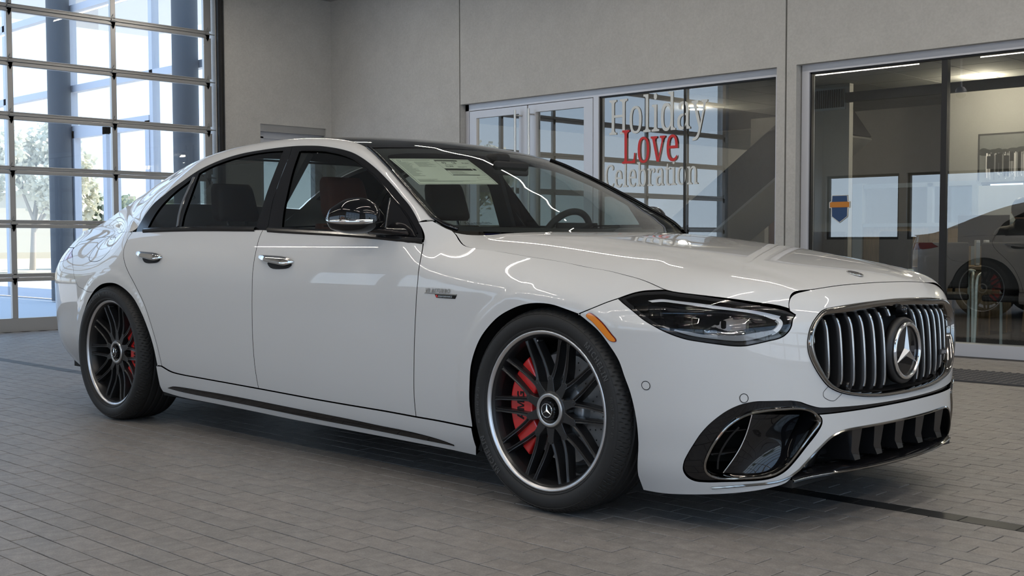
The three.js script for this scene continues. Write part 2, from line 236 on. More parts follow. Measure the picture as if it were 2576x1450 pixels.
// --- ceiling light lines ---
{
  const glow = std({ color: 0xffffff, emissive: lin(1, .915, .80), emissiveIntensity: 12 });
  const strip = (x, z, L, alongX, where, intensity = 180) => { const o = thing('ceiling_light', 'slim linear ceiling light ' + where, 'light', [x, YC, z], alongX ? 0 : PI / 2, 'linear ceiling lights'); part('light_channel', [box(L + .04, .03, .07, 0, -.014, 0)], M.aluDoor, o); part('light_diffuser', [box(L, .006, .014, 0, -.032, 0)], glow, o); const l = new THREE.RectAreaLight(new THREE.Color().setRGB(1, .915, .80), intensity, alongX ? L : .014, alongX ? .014 : L); l.position.set(x, YC - .042, z); l.rotation.x = -PI / 2; l.castShadow = true; scene.add(l); };
  [[-4.1, 'before the entrance doors'], [-7.6, 'in the corner by the side door'], [-.6, 'before the right showroom window'], [2.9, 'at the far end of the showroom glass']].forEach(([x, l]) => strip(x, -3.55, 2.6, true, l));
  [[-2.75, 1.5, 'across the lane above the rear door handle'], [1.2, 1.5, 'across the lane above the bonnet'], [3.4, .6, 'added to brighten the bumper, across the lane just ahead of the nose'], [5.6, 1.5, 'across the lane nearest the front door'], [5.6, -2.2, 'added to brighten the bumper, near the front door on the showroom side']].forEach(([x, z, l]) => strip(x, z, z < 0 ? 2.6 : 3.9, false, l));  // extra unseen strips at the front are added to brighten the bumper
  [[-8.0, 'beside the ribbon windows at the rear door'], [-4.4, 'beside the ribbon windows, second from the rear door'], [-.8, 'beside the ribbon windows, third from the rear door'], [2.9, 'beside the ribbon windows near the photographer']].forEach(([x, l]) => strip(x, 4.7, 2.5, true, l));
}
// ================= showroom behind the glass =================
{
  const C = { grey: std({ color: lin(.30, .30, .285), roughness: .9 }), dark: std({ color: lin(.045, .045, .045), roughness: .7 }), carpet: std({ color: lin(.035, .036, .04), roughness: .98 }), wood: null, woodDark: std({ color: lin(.075, .035, .022), roughness: .5 }), white: std({ color: lin(.62, .63, .62), roughness: .6 }), frame: std({ color: lin(.30, .34, .36), metalness: .4, roughness: .5 }), black: std({ color: lin(.010, .010, .012), roughness: .65 }), chairMetal: std({ color: lin(.55, .62, .60), metalness: .3, roughness: .4 }) };
  const w1 = tileNoise(256, 6, 51), w2 = tileNoise(256, 120, 53); const woodT = noiseTex(256, (i, j) => { const v = .82 + .25 * (w1(i * .2, j * 3 % 256) - .5) + .14 * (w2(i, j * .1) - .5); return [214 * v, 188 * v, 152 * v]; }, true); C.wood = std({ map: woodT, color: lin(.52, .50, .47), roughness: .55 });
  const YS = 2.66, ZS = -19.5, tilesC = std({ color: lin(.24, .245, .235), roughness: .95 });
  struct('wall_showroom', [span(-9.6, -9.4, 0, YS, ZS, ZW - .2), span(4.4, 4.6, 0, YS, ZS, ZW - .2), span(-9.6, 4.6, 0, .9, ZS - .2, ZS), span(-9.6, 4.6, 2.3, YS, ZS - .2, ZS), span(-9.6, -8.2, .9, 2.3, ZS - .2, ZS), span(2.0, 4.6, .9, 2.3, ZS - .2, ZS), span(-9.6, 4.6, YS, YS + .1, ZS - .2, ZW - .25)], C.grey, 'grey inner showroom walls');
  const sf = struct('floor_showroom', span(-9.6, 4.6, -.2, 0, ZS, ZW - .235), C.carpet, 'dark carpet of the showroom'); part('entry_strip', [span(-9.4, 4.4, -.001, .004, -6.35, ZW - .24)], std({ color: lin(.16, .15, .135), roughness: .6 }), sf);
  const wb = struct('window_7', [span(-8.2, 2.0, .9, .98, ZS - .15, ZS - .05), span(-8.2, 2.0, 2.22, 2.3, ZS - .15, ZS - .05), ...[-8.2, -6.2, -4.2, -2.2, -.2, 1.92].map((x) => span(x, x + .08, .9, 2.3, ZS - .15, ZS - .05))], C.frame); part('window_pane', new THREE.PlaneGeometry(10.2, 1.4).translate(-3.1, 1.6, ZS - .1), M.pane, wb);
  // suspended ceiling of square tiles
  const cl = struct('ceiling_showroom', span(-9.5, 4.5, YS - .012, YS - .004, ZS + .1, ZW - .24), std({ color: lin(.05, .05, .05), roughness: 1 }), 'suspended tile ceiling'); const tg = box(.59, .02, .59); for (let i = 0; i < 12; i++) for (let j = 0; j < 9; j++) { const m = part('ceiling_tile', tg, tilesC, cl); m.position.set(-5.4 + i * .6, YS - .02, -6.2 - j * .6); }
  const far = new THREE.InstancedMesh(tg, tilesC, 23 * 13), mm = new THREE.Matrix4(); let q = 0; for (let i = 0; i < 23; i++) for (let j = 0; j < 13; j++) { mm.makeTranslation(-9.0 + i * .6, YS - .02, -11.6 - j * .6); far.setMatrixAt(q++, mm); } far.name = 'ceiling_tile_field'; far.userData.kind = 'stuff'; cl.add(far);
  // recessed lights
  const glow = std({ color: 0xffffff, emissive: lin(1, .86, .62), emissiveIntensity: 4 });
  const DL = [[-2.18, -7.97, 'nearest the glass, upper right'], [-5.7, -13.5, 'above the right pendant lamp'], [-7.8, -16.2, 'above the left pendant lamp'], [-9.0, -18.9, 'far back by the left wall'], [-4.2, -11.2, 'behind the glass joint'], [-7.9, -19.0, 'farthest, below the right pendant lamp'], [0.2, -8.5, 'above the right end of the desk row'], [-6.0, -8.4, 'behind the word Holiday'], [1.8, -12.5, 'deep on the right'], [-2.0, -15.5, 'behind the framed picture']];
  DL.forEach(([x, z, where]) => { const o = thing('recessed_light', 'round recessed showroom light ' + where, 'light', [x, YS - .028, z], 0, 'recessed showroom lights'); part('light_trim', lathe([[.095, 0], [.095, -.006], [.080, -.006], [.078, .004]], 28), C.white, o); part('light_disc', cyl(.078, .078, .004, 0, 0, 0, 28), glow, o); const l = new THREE.PointLight(new THREE.Color().setRGB(1, .86, .66), 3.2, 0, 2); l.position.set(x, YS - .10, z); l.castShadow = true; l.shadow.radius = 4; scene.add(l); });
  for (const [x, y, z, l] of [[-5.13, 2.06, -11.0, 'orange glass pendant lamp hanging lower, to the left'], [-4.72, 2.12, -10.9, 'orange glass pendant lamp hanging higher, to the right']]) { const o = thing('pendant_lamp', l, 'lamp', [x, y, z], 0, 'pendant lamps'); part('lamp_cord', [cyl(.004, .004, YS - y - .05, 0, (YS - y) / 2 + .04, 0, 6)], C.black, o); part('lamp_shade', lathe([[.028, .085], [.045, .07], [.058, .02], [.058, -.03], [.046, -.07], [.030, -.085]].reverse(), 24), std({ color: lin(.9, .55, .25), emissive: lin(1, .52, .22), emissiveIntensity: 1.0, roughness: .5 }), o); const p = new THREE.PointLight(new THREE.Color().setRGB(1, .6, .3), .6, 0, 2); p.position.set(x, y, z); scene.add(p); }
  // column with a vent, partitions, wall with a picture
  const col = tag(part('column', [span(-4.02, -3.40, 0, YS - .03, -7.58, -7.5)], C.grey, null), 'square grey column with an air vent inside the showroom', 'column'); const vent = part('air_vent', [span(-3.83, -3.44, 2.36, 2.60, -7.505, -7.488)], C.frame, col); for (let i = 0; i < 14; i++) part('vent_slat', [box(.012, .19, .012, -3.80 + i * .026, 2.48, -7.482)], C.dark, col);
  const pt = thing('partition', 'wood panel partition with glass upper panes and grey post', 'partition', [0, 0, 0]); part('wood_panel', [span(-3.80, -3.02, 0, 1.13, -8.66, -8.60)], C.wood, pt); part('wood_panel', [span(-3.01, -2.53, 0, 1.13, -8.66, -8.60)], C.wood, pt); part('post', [span(-3.93, -3.81, 0, 1.62, -8.68, -8.58)], C.frame, pt); part('post', [span(-3.04, -2.98, 1.13, 1.60, -8.66, -8.60)], C.frame, pt); part('top_rail', [span(-3.8, -2.5, 1.56, 1.61, -8.66, -8.60)], C.frame, pt); part('mid_rail', [span(-3.8, -2.5, 1.12, 1.16, -8.67, -8.59)], C.frame, pt); part('glass_pane', new THREE.PlaneGeometry(.76, .42).translate(-3.42, 1.36, -8.63), M.pane, pt); part('glass_pane', new THREE.PlaneGeometry(.48, .42).translate(-2.75, 1.36, -8.63), M.pane, pt);
  const p2 = thing('partition', 'wood and white panel partition below the framed picture', 'partition', [0, 0, 0]); part('wood_panel', [span(-2.50, -.4, 0, 1.13, -8.70, -8.60)], C.wood, p2); part('white_panel', [span(-2.48, -.4, 1.16, 1.55, -8.70, -8.63)], std({ color: lin(.36, .38, .37), roughness: .5 }), p2); part('post', [span(-2.53, -2.48, 0, 1.60, -8.72, -8.58)], C.frame, p2); part('mid_rail', [span(-2.5, -.4, 1.12, 1.16, -8.71, -8.59)], C.frame, p2);
  const wal = struct('trim_2', span(-2.85, 2.5, 1.60, YS, -8.80, -8.72), C.grey, 'grey bulkhead wall'); part('dark_bulkhead', [span(-3.4, 2.5, 2.42, 2.52, -7.46, -7.40)], std({ color: lin(.06, .058, .055), roughness: .8 }), wal);
  const pic = canvasTex(512, 384, (c, w, h) => { c.fillStyle = '#6f7270'; c.fillRect(0, 0, w, h); c.fillStyle = '#3b3d3c'; for (let i = 0; i < 60; i++) { c.beginPath(); c.ellipse(rnd() * w, 120 + rnd() * 30, 18 + rnd() * 30, 12 + rnd() * 14, 0, 0, 7); c.fill(); } for (let i = 0; i < 160; i++) { const v = 70 + rnd() * 160; c.fillStyle = `rgb(${v},${v},${v})`; c.fillRect(30 + rnd() * (w - 60), 140 + rnd() * 30, 2 + rnd() * 7, 120 + rnd() * 90); } c.fillStyle = '#2a2b2b'; for (let i = 0; i < 26; i++) c.fillRect(rnd() * w, 140 + rnd() * 40, 6 + rnd() * 18, 30 + rnd() * 160); });
  const fr = thing('picture', 'grey framed waterfall picture on the showroom wall', 'picture', [0, 0, 0]); part('picture_frame', [span(-2.52, -1.5, 1.57, 2.11, -8.71, -8.69)], C.dark, fr); part('picture_print', new THREE.PlaneGeometry(.98, .50).translate(-2.01, 1.84, -8.685), std({ map: pic, roughness: .6 }), fr);
  // desk and what is on it
  const desk = thing('desk', 'pale wood office desk behind the glass', 'desk', [-1.62, 0, -7.55]); part('desk_top', rbox(1.15, .035, .62, .006, 0, .70, 0), C.wood, desk); part('front_panel', [span(-.54, .54, .30, .685, .24, .27)], C.wood, desk); for (const x of [-.52, .52]) part('side_panel', [span(x - .015, x + .015, 0, .685, -.28, .27)], C.wood, desk);
  for (let i = 0; i < 4; i++) { const b = thing('binder', ['leftmost white binder in the row on the desk', 'second white binder in the row on the desk', 'third white binder in the row on the desk', 'rightmost white binder in the row on the desk'][i], 'binder', [-2.06 + i * .075, .7175, -7.62 - .04 * i], .5, 'white binders on the desk'); part('cover', rbox(.035, .25, .20, .006, 0, .127, 0), C.white, b); part('spine', [box(.037, .20, .004, 0, .127, .101)], C.frame, b); }
  const ph = thing('photo_frame', 'small framed certificate on the low ledge', 'frame', [-2.78, .70, -7.55]); part('frame', rbox(.15, .19, .015, .003, 0, .098, 0), C.white, ph); part('print', [box(.12, .15, .004, 0, .098, .008)], std({ color: lin(.04, .06, .09), roughness: .4 }), ph);
  const led = tag(part('ledge', [span(-3.1, -2.45, .66, .70, -7.75, -7.40), span(-3.08, -3.04, 0, .66, -7.73, -7.42), span(-2.51, -2.47, 0, .66, -7.73, -7.42)], C.wood, null), 'low pale wood ledge with a small framed certificate', 'shelf');
  // visitors' chairs: bent metal arms
  const chair = (x, z, t, label) => { const c = thing('visitor_chair', label, 'chair', [x, 0, z], t, 'visitor chairs at the desk'); part('seat', rbox(.46, .06, .46, .02, 0, .45, 0), C.black, c); part('backrest', rbox(.44, .42, .05, .02, 0, .74, -.24), C.black, c); for (const s of [-1, 1]) { part('arm_frame', tube([[.27 * s, .0, .22], [.27 * s, .40, .21], [.27 * s, .63, .19], [.27 * s, .665, .12], [.27 * s, .665, -.16], [.26 * s, .62, -.24], [.26 * s, .3, -.26], [.26 * s, 0, -.28]], .014, false, 48), C.chairMetal, c); part('arm_pad', rbox(.05, .025, .24, .011, .27 * s, .685, 0), C.chairMetal, c); } return c; };
  chair(-2.02, -6.72, PI + .5, 'visitor chair with pale arms, left of the seated person'); chair(-1.30, -6.72, PI - .1, 'visitor chair with pale arms carrying the seated person');
  const oc = (x, z, t, l) => { const c = thing('office_chair', l, 'chair', [x, 0, z], t); part('backrest', rbox(.46, .56, .06, .03, 0, .78, -.2), C.black, c); part('seat', rbox(.48, .08, .46, .03, 0, .46, .04), C.black, c); part('stem', [cyl(.03, .03, .36, 0, .24, 0, 12)], C.dark, c); for (let i = 0; i < 5; i++) { const a = i / 5 * 2 * PI; part('foot', [bar([0, .06, 0], [.28 * Math.cos(a), .03, .28 * Math.sin(a)], .016)], C.dark, c); } };
  oc(-3.52, -7.15, .3, 'black office chair below the square column'); oc(-2.78, -7.0, -.4, 'black office chair beside the glass joint');
  const mon = thing('monitor', 'dark monitor on the ledge behind the glass joint', 'monitor', [-2.24, .668, -8.2], .3); part('screen', rbox(.50, .32, .025, .006, 0, .40, 0), C.black, mon); part('stand', [cyl(.02, .02, .25, 0, .12, 0, 10), cyl(.10, .10, .012, 0, .006, 0, 20)], C.dark, mon);
  tag(part('side_table', [span(-2.42, -2.06, .62, .66, -8.5, -7.95), span(-2.40, -2.36, 0, .62, -8.46, -8.42), span(-2.12, -2.08, 0, .62, -8.46, -8.42), span(-2.40, -2.36, 0, .62, -8.02, -7.98), span(-2.12, -2.08, 0, .62, -8.02, -7.98)], C.wood, null), 'small wood table under the dark monitor', 'table');
  // seated person, back to the glass
  {
    const J = (a, b, ra, rb) => [V(...a), V(...b), ra, rb], L = [J([0, .56, 0], [0, .72, .01], .135, .13), J([0, .72, .01], [0, .96, -.02], .135, .14), J([-.13, 1.00, -.02], [.13, 1.00, -.02], .075, .075), J([0, 1.0, -.02], [0, 1.12, -.04], .055, .05), J([-.17, .99, -.02], [-.23, .76, -.06], .058, .048), J([-.23, .76, -.06], [-.12, .72, -.30], .045, .036), J([.17, .99, -.02], [.23, .76, -.06], .058, .048), J([.23, .76, -.06], [.12, .72, -.30], .045, .036), J([-.09, .54, -.02], [-.12, .52, -.42], .085, .066), J([.09, .54, -.02], [.12, .52, -.42], .085, .066), J([-.12, .52, -.42], [-.13, .10, -.44], .062, .042), J([.12, .52, -.42], [.13, .10, -.44], .062, .042), J([-.13, .05, -.40], [-.13, .04, -.58], .04, .035), J([.13, .05, -.40], [.13, .04, -.58], .04, .035)];
    const dist = (p) => { let d = 9; for (const [a, b, ra, rb] of L) { const ab = b.clone().sub(a), t = Math.min(1, Math.max(0, p.clone().sub(a).dot(ab) / ab.lengthSq())), q = p.distanceTo(a.clone().addScaledVector(ab, t)) - (ra + (rb - ra) * t), h = Math.max(.045 - Math.abs(d - q), 0) / .045; d = Math.min(d, q) - h * h * .045 * .25; } return d; };
    const mesh = (fn, c, half, res) => { const mc = new MarchingCubes(res, new THREE.MeshBasicMaterial(), false, false, 60000); mc.isolation = 0; for (let k = 0; k < res; k++) for (let j = 0; j < res; j++) for (let i = 0; i < res; i++) mc.field[i + j * res + k * res * res] = -fn(V(c.x + (i / res * 2 - 1) * half, c.y + (j / res * 2 - 1) * half, c.z + (k / res * 2 - 1) * half)); mc.update(); const n = mc.count, g = new THREE.BufferGeometry(); g.setAttribute('position', new THREE.BufferAttribute(mc.positionArray.slice(0, n * 3), 3)); g.setAttribute('normal', new THREE.BufferAttribute(mc.normalArray.slice(0, n * 3), 3)); g.scale(half, half, half).translate(c.x, c.y, c.z); return g; };
    const P = thing('person', 'person in black clothing seated on a visitor chair with back to the glass', 'person', [-1.30, .02, -6.72], .1);
    part('body', mesh(dist, V(0, .56, -.2), .66, 56), C.black, P);
    const skin = std({ color: lin(.34, .20, .14), roughness: .6 });
    part('head', mesh((p) => { const q = p.clone().sub(V(0, 1.21, -.065)); const r = Math.hypot(q.x / .075, q.y / .105, q.z / .092) - 1; let d = r * .08; const nz = p.distanceTo(V(0, 1.195, -.162)) - .014; for (const s of [-1, 1]) { const e = p.distanceTo(V(.076 * s, 1.20, -.055)) - .016; d = Math.min(d, e); } return Math.min(d, nz); }, V(0, 1.21, -.06), .16, 48), skin, P); part('hair', mesh((p) => { const q = p.clone().sub(V(0, 1.228, -.050)); return Math.max((Math.hypot(q.x / .085, q.y / .105, q.z / .098) - 1) * .09, -(p.z + .118) * .9, (p.y < 1.15 ? .02 : -.02) + Math.max(0, -p.z - .09)); }, V(0, 1.22, -.05), .16, 48), std({ color: lin(.008, .007, .006), roughness: .5 }), P);
    for (const s of [-1, 1]) { const hnd = []; hnd.push(new THREE.SphereGeometry(.034, 12, 8).scale(1, .45, 1.2).translate(.10 * s, .722, -.345)); for (let f = 0; f < 4; f++) hnd.push(bar([.10 * s + (f - 1.5) * .016, .722, -.37], [.10 * s + (f - 1.5) * .017, .716, -.435 + Math.abs(f - 1.4) * .008], .008)); hnd.push(bar([.10 * s - .03 * s, .722, -.345], [.10 * s - .052 * s, .718, -.385], .009)); part('hand', hnd, skin, P); }
  }
  // stairs and a wooden cupboard seen through the left window
  const st = thing('staircase', 'dark underside of a staircase rising across the left window', 'stairs', [0, 0, 0]); part('stringer', [box(2.7, .50, 1.0, -5.22, 1.62, -8.6, 0, 0, .62)], C.dark, st); part('soffit', [box(2.7, .03, 1.02, -5.08, 1.39, -8.6, 0, 0, .62)], C.grey, st);
  struct('trim_3', span(-6.3, -3.0, 0, YS, -10.2, -10.1), std({ color: lin(.13, .13, .125), roughness: .9 }), 'grey back wall below the stairs');
  const cb = thing('wooden_door', 'dark brown wooden door below the stairs', 'door', [-5.35, 0, -9.9]); part('door_leaf', [span(-.50, .40, 0, 1.62, -.03, .03)], C.woodDark, cb); part('door_frame', [span(-.56, -.5, 0, 1.68, -.05, .05), span(.40, .46, 0, 1.68, -.05, .05), span(-.56, .46, 1.62, 1.68, -.05, .05)], C.grey, cb); part('notice', [box(.22, .30, .004, -.2, 1.35, .033)], C.white, cb); part('notice', [box(.16, .22, .004, .22, .92, .033)], C.white, cb);
  // award shield on the right window
  const sh = new THREE.Shape(); [[-.075, .10], [.075, .10], [.08, .045], [.10, .04], [.10, -.01], [.08, -.01], [.078, -.09], [0, -.145], [-.078, -.09], [-.08, -.01], [-.10, -.01], [-.10, .04], [-.08, .045]].forEach((p, i) => i ? sh.lineTo(...p) : sh.moveTo(...p)); const dec = thing('window_sticker', 'blue shield sticker with an orange band on the right window', 'sticker', [-2.52, 1.275, ZW - .122]); part('shield', new THREE.ExtrudeGeometry(sh, { depth: .002, bevelEnabled: false }), std({ color: lin(.02, .06, .16), roughness: .5 }), dec); part('band', [box(.205, .05, .002, 0, .018, .003)], std({ color: lin(.55, .20, .02), roughness: .5 }), dec); part('shield_rim', [...Array(13)].map((_, i) => { const a = [[-.075, .10], [.075, .10], [.08, .045], [.10, .04], [.10, -.01], [.08, -.01], [.078, -.09], [0, -.145], [-.078, -.09], [-.08, -.01], [-.10, -.01], [-.10, .04], [-.08, .045]]; return bar([...a[i], .002], [...a[(i + 1) % 13], .002], .004, 6); }), C.white, dec);
}
// dome camera hanging in the drive, seen mirrored in the right window
{ const o = thing('dome_camera', 'hanging white dome camera of the service drive', 'camera', [-5.7, 3.42, 4.05]); part('drop_pipe', [cyl(.018, .018, .62, 0, .40, 0, 12)], M.alu, o); part('camera_housing', lathe([[0, .10], [.05, .10], [.085, .06], [.095, 0], [.088, -.01], [0, -.01]].reverse(), 28), M.alu, o); part('camera_dome', new THREE.SphereGeometry(.080, 24, 12, 0, 2 * PI, PI / 2, PI / 2).translate(0, -.01, 0), M.piano, o); }

// ================= outside the rear door =================
{
  const pave = std({ color: lin(.50, .52, .55), roughness: .9 }), kerb = std({ color: lin(.62, .62, .60), roughness: .9 }), lawn = std({ color: lin(.42, .38, .29), roughness: 1 });
  struct('ground', span(-90, XD - .25, -.30, -.02, -40, 60), pave, 'pale concrete forecourt'); struct('ground_front', span(XF + .25, 90, -.30, -.02, -40, 60), pave, 'pale concrete forecourt'); struct('ground_side', span(XD - .25, XF + .25, -.30, -.02, ZB + .22, 60), pave, 'pale concrete forecourt'); struct('ground_back', span(XD - .25, XF + .25, -.30, -.02, -40, ZS0 - .2), pave, 'pale concrete forecourt');
  tag(part('kerb', [span(-27.3, -27.0, -.02, .13, -40, 50)], kerb, null), 'pale concrete kerb beyond the forecourt', 'kerb'); tag(part('planting_bed', [span(-90, -27.3, -.02, .10, -40, 50)], lawn, null), 'grassy strip under the trees', 'lawn');
  // glass front of the next wing with round columns
  const fm = std({ color: lin(.62, .63, .68), roughness: .5 }), zf = -5.0, wing = thing('glass_wing', 'glazed building wing with white frames outside the rear door', 'building', [0, 0, 0]);
  for (const [y, h] of [[3.47, .11], [4.77, .11], [.08, .16]]) part('transom', [span(-26, -10.4, y - h / 2, y + h / 2, zf - .06, zf + .06)], fm, wing);
  for (const x of [-25.9, -23.4, -20.9, -18.6, -16.06, -13.40, -11.2]) part('mullion', [span(x - .05, x + .05, 0, 6.4, zf - .06, zf + .06)], fm, wing);
  const xs = [-25.9, -23.4, -20.9, -18.6, -16.06, -13.40, -11.2]; for (let i = 0; i < 6; i++) for (const [a, b] of [[.16, 3.42], [3.53, 4.72], [4.83, 6.3]]) part('glass_pane', new THREE.PlaneGeometry(xs[i + 1] - xs[i] - .1, b - a).translate((xs[i] + xs[i + 1]) / 2, (a + b) / 2, zf), M.pane, wing);
  for (const [x0, x1] of [[-16.06, -14.74], [-14.72, -13.40]]) { const d = part('wing_door', [span(x0 + .05, x0 + .17, .0, 2.78, zf - .04, zf + .075), span(x1 - .17, x1 - .05, 0, 2.78, zf - .04, zf + .075), span(x0 + .05, x1 - .05, 2.66, 2.86, zf - .04, zf + .075), span(x0 + .05, x1 - .05, 0, .2, zf - .04, zf + .075)], fm, wing); }
  part('canopy_roof', [span(-26.2, -10.5, 6.4, 6.7, -12, -4.6)], fm, wing);
  for (const [x, z] of [[-16.02, -4.75], [-12.09, -4.75]]) { const c = tag(part('round_column', [cyl(.18, .18, 6.38, x, 3.19, z, 40)], std({ color: lin(.085, .09, .10), roughness: .6 }), null), x < -14 ? 'far dark round column outside the rear door' : 'near dark round column outside the rear door', 'column', 'round columns outside'); }
  // distant light pole, low building
  const lp = thing('light_pole', 'tall parking light pole outside', 'pole', [-24, 0, 6.2]); part('mast', [cyl(.06, .09, 6.8, 0, 3.4, 0, 14)], M.zinc, lp); part('lamp_arm', [bar([0, 6.7, 0], [0, 6.9, -.9], .035)], M.zinc, lp); part('lamp_head', rbox(.3, .12, .6, .03, 0, 6.9, -1.1), M.zinc, lp);
  const hall = thing('low_building', 'low beige building beyond the trees', 'building', [-62, .10, -14]); part('block', [span(-5, 5, 0, 3.3, -14, 14)], std({ color: lin(.50, .45, .36), roughness: .9 }), hall); part('roof_edge', [span(-5.2, 5.2, 3.3, 3.6, -14.2, 14.2)], fm, hall);
  const hillP = [], hn = tileNoise(256, 9, 77); { const g = new THREE.PlaneGeometry(160, 120, 60, 40).rotateX(-PI / 2), p = g.attributes.position; for (let i = 0; i < p.count; i++) { const x = p.getX(i), z = p.getZ(i); p.setY(i, Math.max(-.4, 17 * Math.exp(-((x / 30) ** 4) - (z / 34) ** 2) * (.75 + .5 * hn((x + 80) * 1.6, (z + 60) * 1.6)) - .6)); } g.computeVertexNormals(); const h = struct('hill', g.translate(-6, -.2, 118), std({ color: lin(.33, .20, .15), roughness: 1 }), 'reddish rock hill'); }
  // trees: pale winter branches with sparse leaves
  const bark = std({ color: lin(.30, .27, .24), roughness: .9 }), leafA = phy({ color: lin(.72, .71, .60), roughness: .9, transmission: .35, thickness: 0 }), leafB = phy({ color: lin(.20, .24, .12), roughness: .9, transmission: .3, thickness: 0 }), leafG = new THREE.PlaneGeometry(.10, .06);
  const tree = (x, z, H, kind, label) => {
    const t = thing('tree', label, 'tree', [x, kind ? .14 : .18, z], 0, 'trees beyond the forecourt'), gs = [], tips = []; const grow = (p, d, len, r, lv) => { const e = p.clone().addScaledVector(d, len); const g = new THREE.CylinderGeometry(r * .62, r, len, lv < 2 ? 7 : 4, 1, true); g.applyQuaternion(new THREE.Quaternion().setFromUnitVectors(V(0, 1, 0), d)); gs.push(g.translate((p.x + e.x) / 2, (p.y + e.y) / 2, (p.z + e.z) / 2)); if (lv >= 2) for (let k = 0; k < 3; k++) tips.push(p.clone().lerp(e, rnd())); if (lv >= 4) return; const n = lv === 0 ? 5 : 3 + (rnd() < .4 ? 1 : 0); for (let k = 0; k < n; k++) { const a = rnd() * 2 * PI, tl = rr(.25, kind ? .9 : .62), nd = d.clone().add(V(Math.cos(a) * tl, rr(-.05, .35), Math.sin(a) * tl)).normalize(); grow(p.clone().lerp(e, rr(.55, 1)), nd, len * rr(.58, .78), r * .55, lv + 1); } };
    grow(V(0, 0, 0), V(rr(-.05, .05), 1, rr(-.05, .05)).normalize(), H * .30, H * .018, 0);
    part('branches', gs, bark, t); const N = kind ? 5200 : 8000, im = new THREE.InstancedMesh(leafG, kind ? leafB : leafA, N), m = new THREE.Matrix4(), qn = new THREE.Quaternion(), s = V(1, 1, 1); for (let i = 0; i < N; i++) { const p = tips[Math.floor(rnd() * tips.length)].clone().add(V(rr(-.28, .28), rr(-.28, .28), rr(-.28, .28))); qn.setFromEuler(new THREE.Euler(rnd() * 6, rnd() * 6, rnd() * 6)); const k = rr(.9, 1.9); m.compose(p, qn, s.set(k, k, k)); im.setMatrixAt(i, m); } im.name = 'leaves'; im.userData.kind = 'stuff'; t.add(im);
  };
  const TR = [[-29.6, -10.2, 5.0, 0, 'tall pale leafy tree left of the far column'], [-30.5, -11.6, 4.0, 0, 'lower pale leafy tree behind the far column'], [-31, -9.0, 4.2, 0, 'pale leafy tree at the left edge of the photo'], [-33, -14.2, 2.9, 1, 'dark green shrub tree behind the glass wing doors'], [-34, -16.6, 2.9, 1, 'dark green tree right of the glass wing doors'], [-29.8, 7.0, 6.0, 0, 'bare pale tree seen mirrored in the showroom window'], [-33, 11.5, 6.5, 1, 'dark green tree seen mirrored in the showroom window'], [-30, 15.5, 6.0, 0, 'bare pale tree beside the rock hill'], [26, 3, 5.2, 1, 'dark green tree outside the front door, nearest'], [30, -3, 4.6, 1, 'dark green tree outside the front door, further right'], [-12, 30, 6.5, 0, 'bare pale tree outside the ribbon windows'], [-3, 33, 6.2, 0, 'bare pale tree opposite the sedan'], [7, 27, 5.0, 1, 'dark green tree outside the lane side door, nearest'], [13.5, 29, 4.6, 1, 'dark green tree outside the lane side door, further right']];
  TR.forEach((a) => tree(...a));
}
// ================= car body surfaces: x forward (0 = front axle), y up, z = the side nearest the lane =================
class NS { // natural cubic spline
  constructor(x, y) {
    const o = x.map((_, i) => i).sort((a, b) => x[a] - x[b]); this.x = o.map((i) => x[i]); this.y = o.map((i) => y[i]);
    const n = x.length, h = this.h = [], X = this.x, Y = this.y; for (let i = 0; i < n - 1; i++) h.push(X[i + 1] - X[i]);
    const c = new Array(n).fill(0), d = new Array(n).fill(0), m = this.m = new Array(n).fill(0);
    for (let i = 1; i < n - 1; i++) { const b = 2 * (h[i - 1] + h[i]) - h[i - 1] * c[i - 1], r = 6 * ((Y[i + 1] - Y[i]) / h[i] - (Y[i] - Y[i - 1]) / h[i - 1]); c[i] = h[i] / b; d[i] = (r - h[i - 1] * d[i - 1]) / b; }
    for (let i = n - 2; i > 0; i--) m[i] = d[i] - c[i] * m[i + 1];
    this.d0 = (Y[1] - Y[0]) / h[0] - h[0] * m[1] / 6; this.d1 = (Y[n - 1] - Y[n - 2]) / h[n - 2] + h[n - 2] * m[n - 2] / 6;
  }
  at(t) {
    const X = this.x, n = X.length; if (t <= X[0]) return this.y[0] + (t - X[0]) * this.d0; if (t >= X[n - 1]) return this.y[n - 1] + (t - X[n - 1]) * this.d1;
    let i = 0; while (i < n - 2 && t > X[i + 1]) i++;
    const h = this.h[i], a = (X[i + 1] - t) / h, b = (t - X[i]) / h;
    return a * this.y[i] + b * this.y[i + 1] + ((a * a * a - a) * this.m[i] + (b * b * b - b) * this.m[i + 1]) * h * h / 6;
  }
}
const sm = (a, b, t) => { const q = Math.min(1, Math.max(0, (t - a) / (b - a))); return q * q * (3 - 2 * q); };
const secBase = new NS([.15, .20, .27, .35, .45, .60, .72, .80, .86, .92, .98, 1.04, 1.10], [.86, .888, .910, .926, .939, .950, .953, .952, .945, .930, .908, .880, .848]);
const planW = new NS([.5, .30, 0, -.4, -.8, -1.6, -2.4, -2.9, -3.3, -3.7, -4.0, -4.25], [.915, .938, .949, .951, .952, .953, .951, .945, .941, .927, .90, .84]);
const crestY = new NS([-.7, -.5, -.2, .1, .3, .433, .6], [1.0, .955, .918, .882, .848, .808, .765]);
const crestZ = new NS([-.8, -.5, -.2, .1, .3, .433, .6], [.83, .82, .812, .808, .80, .79, .77]);
const noseX = new NS([.15, .20, .30, .40, .50, .60, .68, .72, .755, .78, .80, .82, .84], [.885, .895, .905, .905, .903, .899, .890, .879, .858, .836, .808, .772, .728]);
const tailX = new NS([.15, .20, .35, .55, .70, .85, .95, 1.05, 1.12], [-4.26, -4.31, -4.39, -4.415, -4.41, -4.395, -4.37, -4.335, -4.30]);
